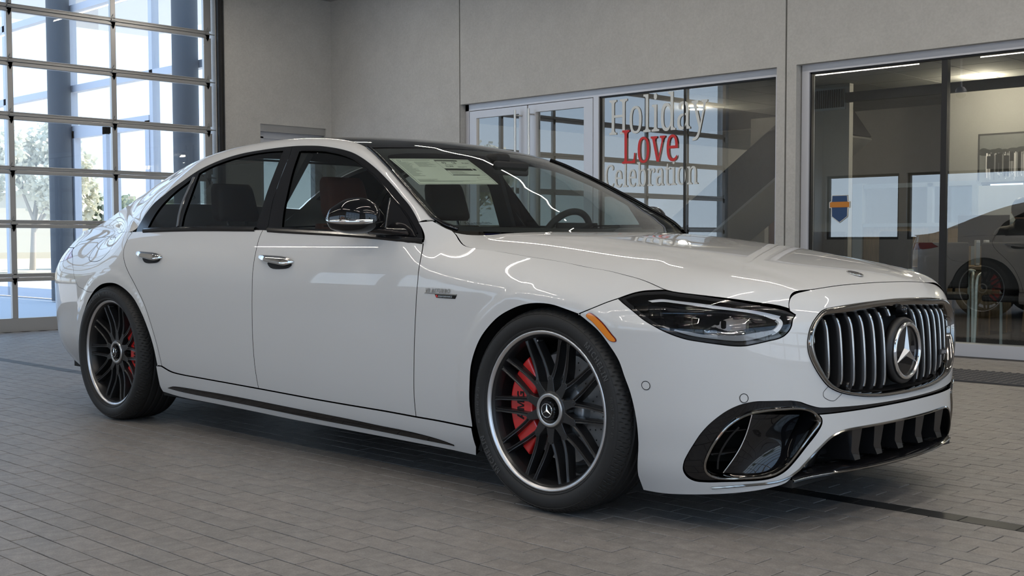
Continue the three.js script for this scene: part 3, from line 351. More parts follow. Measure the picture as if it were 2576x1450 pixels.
const AX = [[0, .362], [-3.216, .36]];
function sideZ(x, y) {
  const b = planW.at(x) - .953; let z = b + secBase.at(y);
  const k = sm(-.82, -.60, x); if (k > 0) { const Y = crestY.at(x), A = Math.max(b + secBase.at(Y) - crestZ.at(x), 0), q = Math.max((y - (Y - .15)) / .15, 0); z -= k * A * q * q; }
  const k2 = sm(3.1, 3.65, -x); if (k2 > 0) { const q = Math.max((y - .74) / .32, 0), r = Math.max((.45 - y) / .2, 0); z -= k2 * (.20 * q * q + .085 * r * r); }
  for (const [cx, cy] of AX) { const r = Math.hypot(x - cx, y - cy); z += .007 * (1 - sm(.435, .475, r)) * sm(.25, .4, y); }
  return z;
}
const UF = .30, UR = -3.85, UC = 1.5, UB = -5.05;
function ring(u, y) { // outer skin: u runs along the flank and wraps round nose (1.5 = centre) and tail (-5.05 = centre)
  if (u <= UF && u >= UR) return V(u, y, sideZ(u, y));
  const f = u > UF, t = Math.min(1, f ? (u - UF) / 1.2 : (UR - u) / 1.2), U = f ? UF : UR, z0 = sideZ(U, y), dz = f ? (z0 - sideZ(U - .05, y)) / .05 : (z0 - sideZ(U + .05, y)) / .05;
  const xe = f ? noseX.at(y) : tailX.at(y), P = f ? [[U, z0], [U + .42, z0 + .42 * dz * .6], [xe, .62], [xe, 0]] : [[U, z0], [U - .30, z0 + .30 * dz], [xe, .66], [xe, 0]];
  const s = 1 - t, w = [s * s * s, 3 * s * s * t, 3 * s * t * t, t * t * t];
  return V(w[0] * P[0][0] + w[1] * P[1][0] + w[2] * P[2][0] + w[3] * P[3][0], y, w[0] * P[0][1] + w[1] * P[1][1] + w[2] * P[2][1] + w[3] * P[3][1]);
}
const sideG = (x, y) => { const d = y - 1; return .893 - .50 * d - .22 * d * d - .018 * ((x + 1.9) / 1.2) ** 2; };
const glassSurf = (x, y) => V(x, y, sideG(x, y)); // greenhouse side

// ---------- surface mesher: cuts a polygon of (u, v) into grid cells, maps it, keeps exact normals ----------
function normalOf(map, u, v, sgn) { const h = 8e-4, a = map(u + h, v).sub(map(u - h, v)), b = map(u, v + h).sub(map(u, v - h)), n = a.cross(b); return n.lengthSq() < 1e-20 ? V(0, 0, 1) : n.normalize().multiplyScalar(sgn); }
const offs = (map, d, sgn = 1) => (u, v) => map(u, v).addScaledVector(normalOf(map, u, v, sgn), d);
const polyArea = (p) => { let a = 0; for (let i = 0, j = p.length - 1; i < p.length; j = i++) a += (p[j][0] - p[i][0]) * (p[j][1] + p[i][1]); return a / 2; };
function clipHalf(p, ax, val, keepGreater) {
  const out = []; for (let i = 0; i < p.length; i++) { const a = p[i], b = p[(i + 1) % p.length], ia = keepGreater ? a[ax] >= val : a[ax] <= val, ib = keepGreater ? b[ax] >= val : b[ax] <= val; if (ia) out.push(a); if (ia !== ib) { const t = (val - a[ax]) / (b[ax] - a[ax]); const q = [a[0] + t * (b[0] - a[0]), a[1] + t * (b[1] - a[1])]; q[ax] = val; out.push(q); } } return out;
}
function surf(poly, map, { du = .02, dv = .02, sgn = 1, depth = 0, offset = 0, uvs = 1, rim = true } = {}) {
  if (polyArea(poly) < 0) poly = poly.slice().reverse();
  const mp = offset ? offs(map, offset, sgn) : map, pos = [], nor = [], uv = [], idx = [], key = new Map();
  const vert = (u, v) => { const k = Math.round(u * 2e5) + ',' + Math.round(v * 2e5); let i = key.get(k); if (i === undefined) { i = pos.length / 3; const P = mp(u, v), N = normalOf(map, u, v, sgn); pos.push(P.x, P.y, P.z); nor.push(N.x, N.y, N.z); uv.push(u * uvs, v * uvs); key.set(k, i); } return i; };
  let u0 = 1e9, u1 = -1e9, v0 = 1e9, v1 = -1e9; for (const [u, v] of poly) { u0 = Math.min(u0, u); u1 = Math.max(u1, u); v0 = Math.min(v0, v); v1 = Math.max(v1, v); }
  const i0 = Math.floor(u0 / du), i1 = Math.ceil(u1 / du), j0 = Math.floor(v0 / dv), j1 = Math.ceil(v1 / dv);
  const tri = (a, b, c) => { if (a === b || b === c || a === c) return; if (sgn > 0) idx.push(a, b, c); else idx.push(a, c, b); };
  for (let i = i0; i < i1; i++) {
    const col = clipHalf(clipHalf(poly, 0, i * du, true), 0, (i + 1) * du, false); if (col.length < 3) continue;
    for (let j = j0; j < j1; j++) {
      const c = clipHalf(clipHalf(col, 1, j * dv, true), 1, (j + 1) * dv, false); if (c.length < 3) continue;
      const A = Math.abs(polyArea(c)); if (A < 1e-10) continue;
      if (A > du * dv * .9999) { const a = vert(i * du, j * dv), b = vert((i + 1) * du, j * dv), d = vert((i + 1) * du, (j + 1) * dv), e = vert(i * du, (j + 1) * dv); tri(a, b, d); tri(a, d, e); continue; }
      const q = []; for (const p of c) { const l = q[q.length - 1]; if (!l || Math.abs(l[0] - p[0]) + Math.abs(l[1] - p[1]) > 2e-6) q.push(p); }
      if (q.length > 2 && Math.abs(q[0][0] - q[q.length - 1][0]) + Math.abs(q[0][1] - q[q.length - 1][1]) < 2e-6) q.pop(); if (q.length < 3) continue;
      const f = THREE.ShapeUtils.triangulateShape(q.map((p) => new THREE.Vector2(...p)), []);
      for (const t of f) { const [x, y, z] = t.map((k) => q[k]); const s = (y[0] - x[0]) * (z[1] - x[1]) - (z[0] - x[0]) * (y[1] - x[1]); const ii = [x, y, z].map((p) => vert(...p)); if (s >= 0) tri(...ii); else tri(ii[0], ii[2], ii[1]); }
    }
  }
  if (depth) { // returned edge
    const n = poly.length;
    for (let i = 0; i < n; i++) {
      const a = poly[i], b = poly[(i + 1) % n]; if (Math.hypot(a[0] - b[0], a[1] - b[1]) < 1e-6) continue;
      if (rim !== true && rim(a, b)) continue;
      const A = mp(...a), B = mp(...b), na = normalOf(map, ...a, sgn), nb = normalOf(map, ...b, sgn), A2 = A.clone().addScaledVector(na, -depth), B2 = B.clone().addScaledVector(nb, -depth), k = pos.length / 3, N = B.clone().sub(A).cross(na).normalize();
      for (const [P] of [[A], [B], [B2], [A2]]) { pos.push(P.x, P.y, P.z); nor.push(N.x, N.y, N.z); uv.push(0, 0); }
      idx.push(k, k + 1, k + 2, k, k + 2, k + 3);
    }
  }
  const g = new THREE.BufferGeometry(); g.setAttribute('position', new THREE.Float32BufferAttribute(pos, 3)); g.setAttribute('normal', new THREE.Float32BufferAttribute(nor, 3)); g.setAttribute('uv', new THREE.Float32BufferAttribute(uv, 2)); g.setIndex(idx); return g;
}
function mirrorZ(g) { const q = clean(g), p = q.attributes.position, n = q.attributes.normal, w = q.attributes.uv; for (let i = 0; i < p.count; i++) { p.setZ(i, -p.getZ(i)); n.setZ(i, -n.getZ(i)); } for (const at of [p, n, w]) for (let i = 0; i < p.count; i += 3) { const s = at.itemSize, A = at.array; for (let k = 0; k < s; k++) { const t = A[(i + 1) * s + k]; A[(i + 1) * s + k] = A[(i + 2) * s + k]; A[(i + 2) * s + k] = t; } } return q; }
const both = (g) => merge([g, mirrorZ(g)]);
// smooth curve through 2-D points; path() joins such curves, keeping the corners between them
function smooth(p, n = 6, closed = false) { if (p.length < 3 && !closed) return p; const c = new THREE.CatmullRomCurve3(p.map((q) => V(q[0], q[1], 0)), closed, 'centripetal'); const N = (closed ? p.length : p.length - 1) * n; const o = []; for (let i = 0; i < (closed ? N : N + 1); i++) { const q = c.getPoint(i / N); o.push([q.x, q.y]); } return o; }
const path = (...segs) => { const o = []; for (const s of segs) for (const q of s) { const l = o[o.length - 1]; if (!l || Math.hypot(l[0] - q[0], l[1] - q[1]) > 1e-4) o.push(q); } return o; };
const rev = (a) => a.slice().reverse();
function inset(poly, d) { // moves the outline inward by d
  let p = polyArea(poly) < 0 ? rev(poly) : poly; const n = p.length, o = [];
  for (let i = 0; i < n; i++) { const a = p[(i + n - 1) % n], b = p[i], c = p[(i + 1) % n]; let e1 = [b[0] - a[0], b[1] - a[1]], e2 = [c[0] - b[0], c[1] - b[1]]; const l1 = Math.hypot(...e1) || 1, l2 = Math.hypot(...e2) || 1; let nx = -(e1[1] / l1 + e2[1] / l2), ny = e1[0] / l1 + e2[0] / l2; const l = Math.hypot(nx, ny) || 1, c2 = Math.max(.45, l / 2); o.push([b[0] + nx / l * d / c2, b[1] + ny / l * d / c2]); }
  return o;
}
function keyhole(outer, holes) { // joins holes to the outline by a cut of no width
  let o = polyArea(outer) < 0 ? rev(outer) : outer.slice();
  for (let h of holes) { if (polyArea(h) > 0) h = rev(h); let best = [1e9]; o.forEach((a, i) => h.forEach((b, j) => { const d = Math.hypot(a[0] - b[0], a[1] - b[1]); if (d < best[0]) best = [d, i, j]; })); const [, i, j] = best; o = [...o.slice(0, i + 1), ...h.slice(j), ...h.slice(0, j + 1), ...o.slice(i)]; }
  return o;
}
const onMap = (pts, map) => pts.map(([u, v]) => map(u, v));
// sweeps a flat profile (a across the surface, b along its normal) along a curve drawn on a surface
function sweepOn(curve, map, prof, { closed = false, sgn = 1 } = {}) {
  const n = curve.length, m = prof.length, pos = [], idx = [];
  for (let i = 0; i < n; i++) {
    const [u, v] = curve[i], P = map(u, v), N = normalOf(map, u, v, sgn), a = curve[closed ? (i + n - 1) % n : Math.max(0, i - 1)], b = curve[closed ? (i + 1) % n : Math.min(n - 1, i + 1)];
    const T = map(...b).sub(map(...a)).normalize(), B = N.clone().cross(T).normalize();
    for (const [s, h] of prof) { const q = P.clone().addScaledVector(B, s).addScaledVector(N, h); pos.push(q.x, q.y, q.z); }
  }
  for (let i = 0; i < (closed ? n : n - 1); i++) for (let j = 0; j < m - 1; j++) { const a = i * m + j, b = ((i + 1) % n) * m + j; idx.push(a, b, a + 1, b, b + 1, a + 1); }
  const g = new THREE.BufferGeometry(); g.setAttribute('position', new THREE.Float32BufferAttribute(pos, 3)); g.setIndex(idx); g.computeVertexNormals(); return toCreasedNormals(g, .7);
}
// loft of 3-D curves (all with the same number of points)
function loft(rows, closedU = false) {
  const n = rows.length, m = rows[0].length, pos = [], idx = [], uv = []; rows.forEach((r, i) => r.forEach((p, j) => { pos.push(p.x, p.y, p.z); uv.push(j / (m - 1), i / (n - 1)); }));
  for (let i = 0; i < n - 1; i++) for (let j = 0; j < (closedU ? m : m - 1); j++) { const a = i * m + j, b = i * m + (j + 1) % m, c = (i + 1) * m + j, d = (i + 1) * m + (j + 1) % m; idx.push(a, c, b, b, c, d); }
  const g = new THREE.BufferGeometry(); g.setAttribute('position', new THREE.Float32BufferAttribute(pos, 3)); g.setAttribute('uv', new THREE.Float32BufferAttribute(uv, 2)); g.setIndex(idx); g.computeVertexNormals(); return g;
}
const capFan = (pts) => { const c = pts.reduce((a, p) => a.add(p), V(0, 0, 0)).multiplyScalar(1 / pts.length), pos = [], idx = []; pos.push(c.x, c.y, c.z); pts.forEach((p) => pos.push(p.x, p.y, p.z)); for (let i = 0; i < pts.length; i++) idx.push(0, 1 + i, 1 + (i + 1) % pts.length); const g = new THREE.BufferGeometry(); g.setAttribute('position', new THREE.Float32BufferAttribute(pos, 3)); g.setIndex(idx); g.computeVertexNormals(); return g; };
// ================= the sedan =================
const car = thing('sedan', 'white luxury sedan with black cross-spoke wheels and upright chrome-slat grille parked on the tiles', 'car');
const cpart = (name, geo, mat, label, parent = car) => part(name, geo, mat, parent, label);
const GAP = .0019;
// --- outlines, in (u, y) of the outer skin ---
const archF = smooth([[-.405, .25], [-.395, .35], [-.380, .444], [-.368, .502], [-.345, .556], [-.311, .610], [-.267, .655], [-.212, .696], [-.147, .726], [-.084, .745], [-.016, .753], [.049, .750], [.108, .738], [.170, .7225]], 4);
const archF2 = path(smooth([[.170, .7225], [.205, .702], [.254, .669], [.300, .621], [.336, .572], [.356, .519], [.376, .465], [.391, .382], [.386, .296], [.355, .174]], 4), [[.352, .117]]);
const archR = smooth([[-3.80, .235], [-3.70, .31], [-3.655, .38], [-3.598, .461], [-3.548, .557], [-3.491, .627], [-3.430, .678], [-3.372, .711], [-3.303, .737], [-3.212, .749], [-3.136, .747], [-3.063, .731], [-2.992, .704], [-2.934, .671], [-2.879, .621], [-2.829, .559], [-2.787, .481], [-2.765, .402], [-2.762, .329]], 4);
const doorF = smooth([[-.705, .971], [-.688, .934], [-.673, .884], [-.668, .826], [-.673, .762], [-.682, .671], [-.692, .579], [-.703, .487], [-.713, .417], [-.722, .35], [-.730, .270]], 4);
const doorM = smooth([[-1.827, 1.028], [-1.832, .995], [-1.824, .915], [-1.820, .805], [-1.826, .658], [-1.834, .509], [-1.838, .40], [-1.838, .289]], 4);
const doorR = smooth([[-3.070, 1.027], [-3.088, 1.003], [-3.098, .971], [-3.099, .936], [-3.085, .900], [-3.049, .854], [-3.004, .811], [-2.942, .757], [-2.886, .701], [-2.832, .639], [-2.793, .572], [-2.759, .499], [-2.737, .438], [-2.724, .381], [-2.717, .330]], 4);
const sill1 = smooth([[-2.717, .330], [-2.628, .308], [-2.528, .301], [-2.364, .298], [-2.116, .294], [-1.838, .289]], 4), sill2 = smooth([[-1.838, .289], [-1.561, .283], [-1.380, .279], [-1.141, .276], [-.917, .274], [-.730, .270]], 4), sill3 = smooth([[-.730, .270], [-.586, .268], [-.472, .264], [-.405, .262]], 4);
const beltB = smooth([[-3.070, 1.027], [-2.714, 1.033], [-2.362, 1.034], [-2.038, 1.031], [-1.827, 1.028]], 4), beltA = smooth([[-1.827, 1.028], [-1.700, 1.022], [-1.289, 1.007], [-1.126, 1.000], [-.917, .988], [-.705, .971]], 4);
const shut = smooth([[-.643, 1.017], [-.606, .995], [-.574, .977], [-.534, .959], [-.493, .950], [-.378, .938], [-.199, .918], [-.028, .899], [.083, .883], [.187, .870], [.262, .856], [.338, .840], [.398, .825], [.460, .809]], 4);
const hlTopA = smooth([[.304, .779], [.323, .788], [.348, .798], [.375, .804], [.411, .807], [.460, .809]], 4), hlTopB = smooth([[.460, .809], [.515, .803], [.614, .795], [.749, .781], [.879, .763], [.986, .744], [1.020, .729]], 4);
const hlLow = smooth([[1.020, .729], [1.008, .715], [1.006, .696], [.999, .682], [.980, .666], [.958, .656], [.909, .647], [.851, .637], [.820, .633], [.781, .633], [.711, .640], [.641, .648], [.599, .654], [.558, .664], [.516, .678], [.470, .696], [.417, .718], [.368, .746], [.331, .765], [.304, .779]], 4);
const bseam = smooth([[.170, .7225], [.221, .742], [.263, .762], [.304, .779]], 4);
const noseSeam = smooth([[1.000, .742], [1.004, .765], [1.016, .782], [1.044, .795], [1.116, .805], [1.229, .813], [1.339, .818], [1.5, .8205]], 4);
const grO = smooth([[1.5, .762], [1.424, .760], [1.309, .755], [1.196, .747], [1.159, .743], [1.130, .734], [1.101, .713], [1.082, .686], [1.069, .654], [1.065, .626], [1.070, .595], [1.086, .561], [1.113, .521], [1.144, .488], [1.173, .471], [1.212, .457], [1.282, .442], [1.369, .431], [1.5, .427]], 5);
const grI = smooth([[1.5, .740], [1.406, .738], [1.292, .731], [1.183, .725], [1.148, .720], [1.127, .710], [1.110, .690], [1.097, .663], [1.093, .635], [1.095, .609], [1.107, .573], [1.127, .536], [1.150, .506], [1.175, .486], [1.212, .471], [1.282, .457], [1.369, .447], [1.5, .443]], 5);
const bandU = smooth([[.993, .447], [1.029, .441], [1.054, .432], [1.082, .423], [1.110, .4165], [1.165, .413], [1.231, .410], [1.333, .407], [1.5, .405]], 4), bandL = smooth([[1.103, .3955], [1.165, .395], [1.264, .3955], [1.369, .396], [1.5, .396]], 4);
const ink = smooth([[.993, .447], [.903, .449], [.858, .449], [.814, .443], [.778, .433], [.743, .418], [.712, .400], [.675, .374], [.639, .342], [.608, .307], [.575, .266], [.558, .239], [.551, .211], [.561, .190], [.585, .178], [.634, .176], [.711, .180], [.794, .183], [.884, .188], [.932, .199], [.968, .216], [1.000, .242], [1.047, .288], [1.097, .336], [1.116, .363], [1.116, .380], [1.103, .3955]], 4);
const ringO = smooth([[1.111, .376], [1.103, .390], [1.078, .410], [1.047, .421], [1.023, .425], [.962, .426], [.902, .424], [.842, .417], [.807, .407], [.770, .390], [.733, .365], [.700, .333], [.673, .302], [.650, .267], [.639, .243], [.637, .219], [.647, .203], [.670, .192], [.700, .188], [.795, .190], [.875, .194], [.923, .203], [.955, .218], [.987, .242], [1.034, .289], [1.082, .337], [1.105, .359]], 4, true);
const lowO = smooth([[.994, .190], [1.051, .238], [1.114, .288], [1.160, .317], [1.213, .331], [1.274, .334], [1.369, .334], [1.5, .334]], 4), lipB = smooth([[.352, .117], [.429, .115], [.605, .127], [.784, .142], [.878, .153], [.964, .170], [.994, .190]], 4);
const yT = new NS([-3.07, -3.25, -3.4, -3.6, -3.8, -4.0, -4.3, -5.05], [1.027, 1.026, 1.020, 1.006, .987, .966, .955, .955]);
const qTop = []; for (let i = 0; i <= 24; i++) { const u = -3.07 - .89 * i / 24; qTop.push([u, yT.at(u)]); }
const qSeam = smooth([[-3.96, yT.at(-3.96)], [-3.93, .932], [-3.804, .882], [-3.712, .820], [-3.660, .765], [-3.615, .722], [-3.543, .705], [-3.443, .692], [-3.400, .6955]], 4);
const iR = archR.findIndex((q) => q[0] > -3.40), archRa = archR.slice(0, iR), archRb = archR.slice(iR);
archRa.push([-3.400, .6955]); archRb.unshift([-3.400, .6955]);
// --- fenders, doors, quarters, bumpers ---
const panel = (poly, o = {}) => surf(inset(poly, GAP), ring, { du: .02, dv: .02, depth: .012, ...o });
const gFender = panel(path(doorF, sill3, archF.slice(1), bseam, hlTopA, rev(shut), [[-.668, 1.027], [-.695, 1.041], [-.722, 1.056], [-.768, 1.051]], smooth([[-.768, 1.051], [-.738, 1.021], [-.713, .990], [-.705, .971]], 4)));
const gDoorF = panel(path(doorF, rev(sill2), rev(doorM), beltA)), gDoorR = panel(path(doorM, rev(sill1), rev(doorR), beltB));
const gQuarter = panel(path(doorR, [[-2.7625, .3295]], rev(archRb), rev(qSeam), rev(qTop)));
const fenders = [gFender, mirrorZ(gFender)].map((g) => cpart('fender', g, M.paint)), doorsF = [gDoorF, mirrorZ(gDoorF)].map((g) => cpart('front_door', g, M.paint)), doorsR = [gDoorR, mirrorZ(gDoorR)].map((g) => cpart('rear_door', g, M.paint)), quarters = [gQuarter, mirrorZ(gQuarter)].map((g) => cpart('rear_quarter', g, M.paint));
const noMid = (a, b) => Math.abs(a[0] - UC) < 1e-3 && Math.abs(b[0] - UC) < 1e-3;
const bumperPoly = path(archF2, lipB, lowO, rev(bandL), rev(ink), bandU, rev(grO), rev(noseSeam), [[1.020, .729]], hlLow, rev(bseam));
const gBump = surf(inset(bumperPoly, GAP).map(([u, v]) => [u > UC - .004 ? UC : u, v]), ring, { du: .015, dv: .012, depth: .014, rim: noMid });
const bumper = cpart('front_bumper', both(gBump), M.paint);
// rear bumper, lamps and boot face
const noTail = (a, b) => Math.abs(a[0] - UB) < 1e-3 && Math.abs(b[0] - UB) < 1e-3;
const tailLow = smooth([[-3.804, .882], [-3.914, .862], [-4.1, .850], [-4.55, .842], [UB, .842]], 4);
const rbPoly = path(qSeam.slice(qSeam.findIndex((q) => q[1] < .883)), rev(archRa), [[-3.80, .235], [-4.0, .215], [-4.4, .20], [UB, .20]], rev(tailLow));
cpart('rear_bumper', both(surf(rbPoly, ring, { du: .04, dv: .03, depth: .012, rim: noTail })), M.paint);
const lampPoly = path(tailLow.filter((q) => q[0] > -4.7), [[-4.7, .842], [-4.7, .925]], [[-4.3, .938], [-3.945, .938], [-3.93, .932]], qSeam.filter((q) => q[1] > .882 && q[1] < .932));
for (const g of [0, 1].map((k) => { const s = surf(inset(lampPoly, .002), ring, { du: .04, dv: .02, depth: .02 }); return k ? mirrorZ(s) : s; })) cpart('tail_lamp', g, M.tail);
const bootFace = path([[-3.96, yT.at(-3.96)], [-3.945, .940], [-4.3, .940], [-4.7, .927], [-4.7, .842], [UB, .842], [UB, .955], [-4.5, .955], [-4.3, .955], [-4.1, yT.at(-4.1)]]);
cpart('boot_face', both(surf(bootFace, ring, { du: .04, dv: .02 })), M.paint);

// --- roof rail band: from the front pillar over the doors down to the tail ---
const railPairs = [
  [[-.773, 1.052], [-.722, 1.056, .802]], [[-.815, 1.084], [-.757, 1.076, .803]], [[-.875, 1.124], [-.803, 1.103, .791]], [[-.948, 1.164], [-.872, 1.140, .772]], [[-1.024, 1.206], [-.950, 1.183, .749]], [[-1.101, 1.245], [-1.028, 1.224, .726]], [[-1.194, 1.289], [-1.120, 1.273, .698]], [[-1.293, 1.330], [-1.239, 1.331, .661]], [[-1.368, 1.357], [-1.314, 1.366, .638]], [[-1.439, 1.378], [-1.392, 1.396, .613]], [[-1.541, 1.399], [-1.50, 1.428, .595]], [[-1.641, 1.414], [-1.61, 1.449, .585]], [[-1.739, 1.425], [-1.72, 1.462, .580]], [[-1.85, 1.432], [-1.85, 1.472, .577]], [[-1.95, 1.435], [-1.95, 1.477, .575]], [[-2.1, 1.434], [-2.1, 1.480, .572]], [[-2.222, 1.430], [-2.24, 1.479, .570]], [[-2.345, 1.424], [-2.38, 1.475, .568]], [[-2.467, 1.411], [-2.53, 1.466, .566]], [[-2.582, 1.390], [-2.68, 1.452, .563]], [[-2.692, 1.360], [-2.83, 1.434, .560]], [[-2.768, 1.328], [-2.95, 1.413, .560]], [[-2.843, 1.287], [-3.06, 1.388, .562]], [[-2.907, 1.254], [-3.16, 1.360, .565]], [[-2.961, 1.217], [-3.25, 1.332, .570]], [[-3.012, 1.184], [-3.34, 1.300, .575]], [[-3.044, 1.138], [-3.43, 1.265, .585]], [[-3.060, 1.091], [-3.51, 1.235, .595]], [[-3.070, 1.050], [-3.57, 1.208, .603]],
  [-3.10, [-3.63, 1.184, .611]], [-3.21, [-3.71, 1.153, .620]], [-3.36, [-3.80, 1.117, .628]], [-3.53, [-3.89, 1.086, .635]], [-3.7, [-3.97, 1.063, .638]], [-3.85, [-4.07, 1.047, .636]], [-4.0, [-4.18, 1.038, .620]], [-4.2, [-4.27, 1.034, .570]], [-4.4, [-4.305, 1.032, .500]], [-4.7, [-4.32, 1.036, .300]], [UB, [-4.325, 1.040, 0]]];
const nRail = railPairs.length - 1;
const railLow = [], railUp = [], railTan = [];
for (const [l, u] of railPairs) { const r = typeof l === 'number', P = r ? ring(l, yT.at(l)) : glassSurf(l[0], l[1]), U = V(...u), D = U.clone().sub(P); railLow.push(P); railUp.push(U); let T; if (r) { T = ring(l, yT.at(l)).sub(ring(l, yT.at(l) - .012)).normalize(); } else { const N = V(0, .55, .85).normalize(); N.addScaledVector(D.clone().normalize(), -N.dot(D.clone().normalize())).normalize(); const bu = .50 - .36 * sm(.12, .38, D.length()); T = D.clone().normalize().multiplyScalar(.86).addScaledVector(N, bu).normalize(); } railTan.push(T.multiplyScalar(r ? Math.min(D.length(), .20) : D.length())); }
const mkCurve = (a) => { const s = a.map((_, i) => i), X = new NS(s, a.map((p) => p.x)), Y = new NS(s, a.map((p) => p.y)), Z = new NS(s, a.map((p) => p.z)); return (t) => V(X.at(t), Y.at(t), Z.at(t)); };
const cLow = mkCurve(railLow), cUp = mkCurve(railUp), cTan = mkCurve(railTan);
const rail = (s, t) => { const A = cLow(s), B = cUp(s), D = B.clone().sub(A), m0 = cTan(s), kL = sm(.12, .38, D.length()), m1 = D.clone().multiplyScalar(2).sub(m0).multiplyScalar(.9).lerp(D, kL), t2 = t * t, t3 = t2 * t; return A.multiplyScalar(2 * t3 - 3 * t2 + 1).addScaledVector(m0, t3 - 2 * t2 + t).addScaledVector(B, -2 * t3 + 3 * t2).addScaledVector(m1, t3 - t2); };
const railSurf = (s0, s1) => surf([[s0, 0], [s1, 0], [s1, 1], [s0, 1]], rail, { du: .2, dv: .08, sgn: -1, depth: .01, rim: (a, b) => Math.abs(a[0] - b[0]) < 1e-4 });
const gRail = railSurf(0, nRail); for (const g of [gRail, mirrorZ(gRail)]) cpart('roof_rail', g, M.paint);
// windscreen, roof, rear window and boot lid span between the two rails
const spanOf = (c, bx, by, z0 = 1) => (s, t) => { const E = c(t), k = 1 - s * s; return V(E.x + bx(t) * k, E.y + by(t) * k, E.z * s); };
const wsEdge = mkCurve([[-.643, 1.017, .76], [-.684, 1.035, .788], [-.722, 1.056, .802], ...railPairs.slice(1, 10).map((q) => q[1])].map((p) => V(...p)));
const windscreen = spanOf((t) => wsEdge(t * 11), (t) => .28 - .195 * t, (t) => -.012 + .030 * t);
const roofMap = spanOf((t) => cUp(9 + t * 11), (t) => .085 * (1 - sm(0, .45, t)) - .05 * sm(.7, 1, t), (t) => .017 + .012 * sm(0, .4, t) + .006 * sm(.6, 1, t));
const backMap = spanOf((t) => cUp(20 + t * 9), (t) => -.05 - .07 * t, (t) => .035 - .012 * t);
const bootMap = spanOf((t) => cUp(29 + t * 11), (t) => -.12 * (1 - t), (t) => .023 * (1 - t));
const full = [[-1, 0], [1, 0], [1, 1], [-1, 1]];
const W = cpart('windscreen', surf(full.map(([a, b]) => [a * .992, .004 + b * .99]), windscreen, { du: .05, dv: .04, sgn: -1 }), M.glassCar, 'tinted windscreen');
cpart('roof_panel', surf(full.map(([a, b]) => [a * .992, .006 + b * .99]), roofMap, { du: .05, dv: .04, sgn: -1, depth: .012 }), M.piano, 'black glass roof');
cpart('rear_window', surf(full.map(([a, b]) => [a * .985, .01 + b * .98]), backMap, { du: .05, dv: .05, sgn: -1 }), M.glassDark, 'tinted rear window');
cpart('boot_lid', surf(full.map(([a, b]) => [a, b]), bootMap, { du: .05, dv: .05, sgn: -1 }), M.paint);
// black ceramic border round the windscreen and its side trims
{
  const brd = keyhole(full.map(([a, b]) => [a * .992, .004 + b * .99]), [smooth([[-.945, .13], [-.7, .105], [0, .10], [.7, .105], [.945, .13], [.95, .5], [.93, .86], [.88, .905], [.4, .925], [0, .925], [-.4, .925], [-.88, .905], [-.93, .86], [-.95, .5]], 3, true)]);
  cpart('windscreen_border', surf(brd, windscreen, { du: .05, dv: .03, sgn: -1, offset: -.004 }), M.matte);
  for (const s of [1, -1]) { const c = []; for (let i = 0; i <= 60; i++) { const P = wsEdge(i / 60 * 11); P.z *= s; c.push(P.add(V(.004, .004, 0))); } cpart('windscreen_trim', new THREE.TubeGeometry(new THREE.CatmullRomCurve3(c), 120, .0085, 6), M.piano); }
}
// --- bonnet ---
const hoodCx = new NS([-.75, -.5, -.3, 0, .3, .5, .7, .77, .86], [1.03, 1.018, 1.005, .972, .934, .898, .848, .8205, .77]);
const hE = [...onMap(shut, ring), ...onMap(hlTopB.slice(1), ring)].filter((q, i, a) => i % 3 === 0 || i === a.length - 1).filter((q, i, a) => !i || q.x > a[i - 1].x + .012), hEx = hE.map((q) => q.x), hEz = hE.map((q) => q.z), hEy = hE.map((q) => q.y), hX0 = hEx[0], hX1 = Math.min(.778, hEx[hEx.length - 1]);
const hoodEz = new NS(hEx, hEz), hoodEy = new NS(hEx, hEy);
const seam3 = onMap(noseSeam, ring), seamAt = (z) => { z = Math.abs(z); for (let i = 0; i < seam3.length - 1; i++) { const a = seam3[i], b = seam3[i + 1]; if (z <= a.z && z >= b.z) { const k = (a.z - z) / (a.z - b.z || 1); return [a.x + (b.x - a.x) * k, a.y + (b.y - a.y) * k]; } } return z > .5 ? [seam3[0].x, seam3[0].y] : [seam3[seam3.length - 1].x, seam3[seam3.length - 1].y]; };
const hoodRaw = (x, z) => { const xc = Math.min(x, .80), e = hoodEz.at(xc), r = Math.min(1.05, Math.abs(z) / e), c = hoodCx.at(x), y = hoodEy.at(xc), n = 5.5 + 5 * sm(.3, .75, x); let h = c - (c - y) * (.17 * r * r + .83 * Math.pow(r, n)); const rg = .63 - .22 * sm(-.5, .7, x), q = (Math.abs(z) - rg) / .035; h += .0045 * (1 / (1 + Math.exp(q * 2.2)) - 1) * (1 - sm(.55, .75, x)); return h; };
const hood = (x, z) => { const [sx, sy] = seamAt(z); const d = sx - x, c = (sy - hoodRaw(sx, z)) * (1 - sm(.40, .57, Math.abs(z))); return V(x, hoodRaw(x, z) + c * Math.exp(-((d / .16) ** 2)), z); };
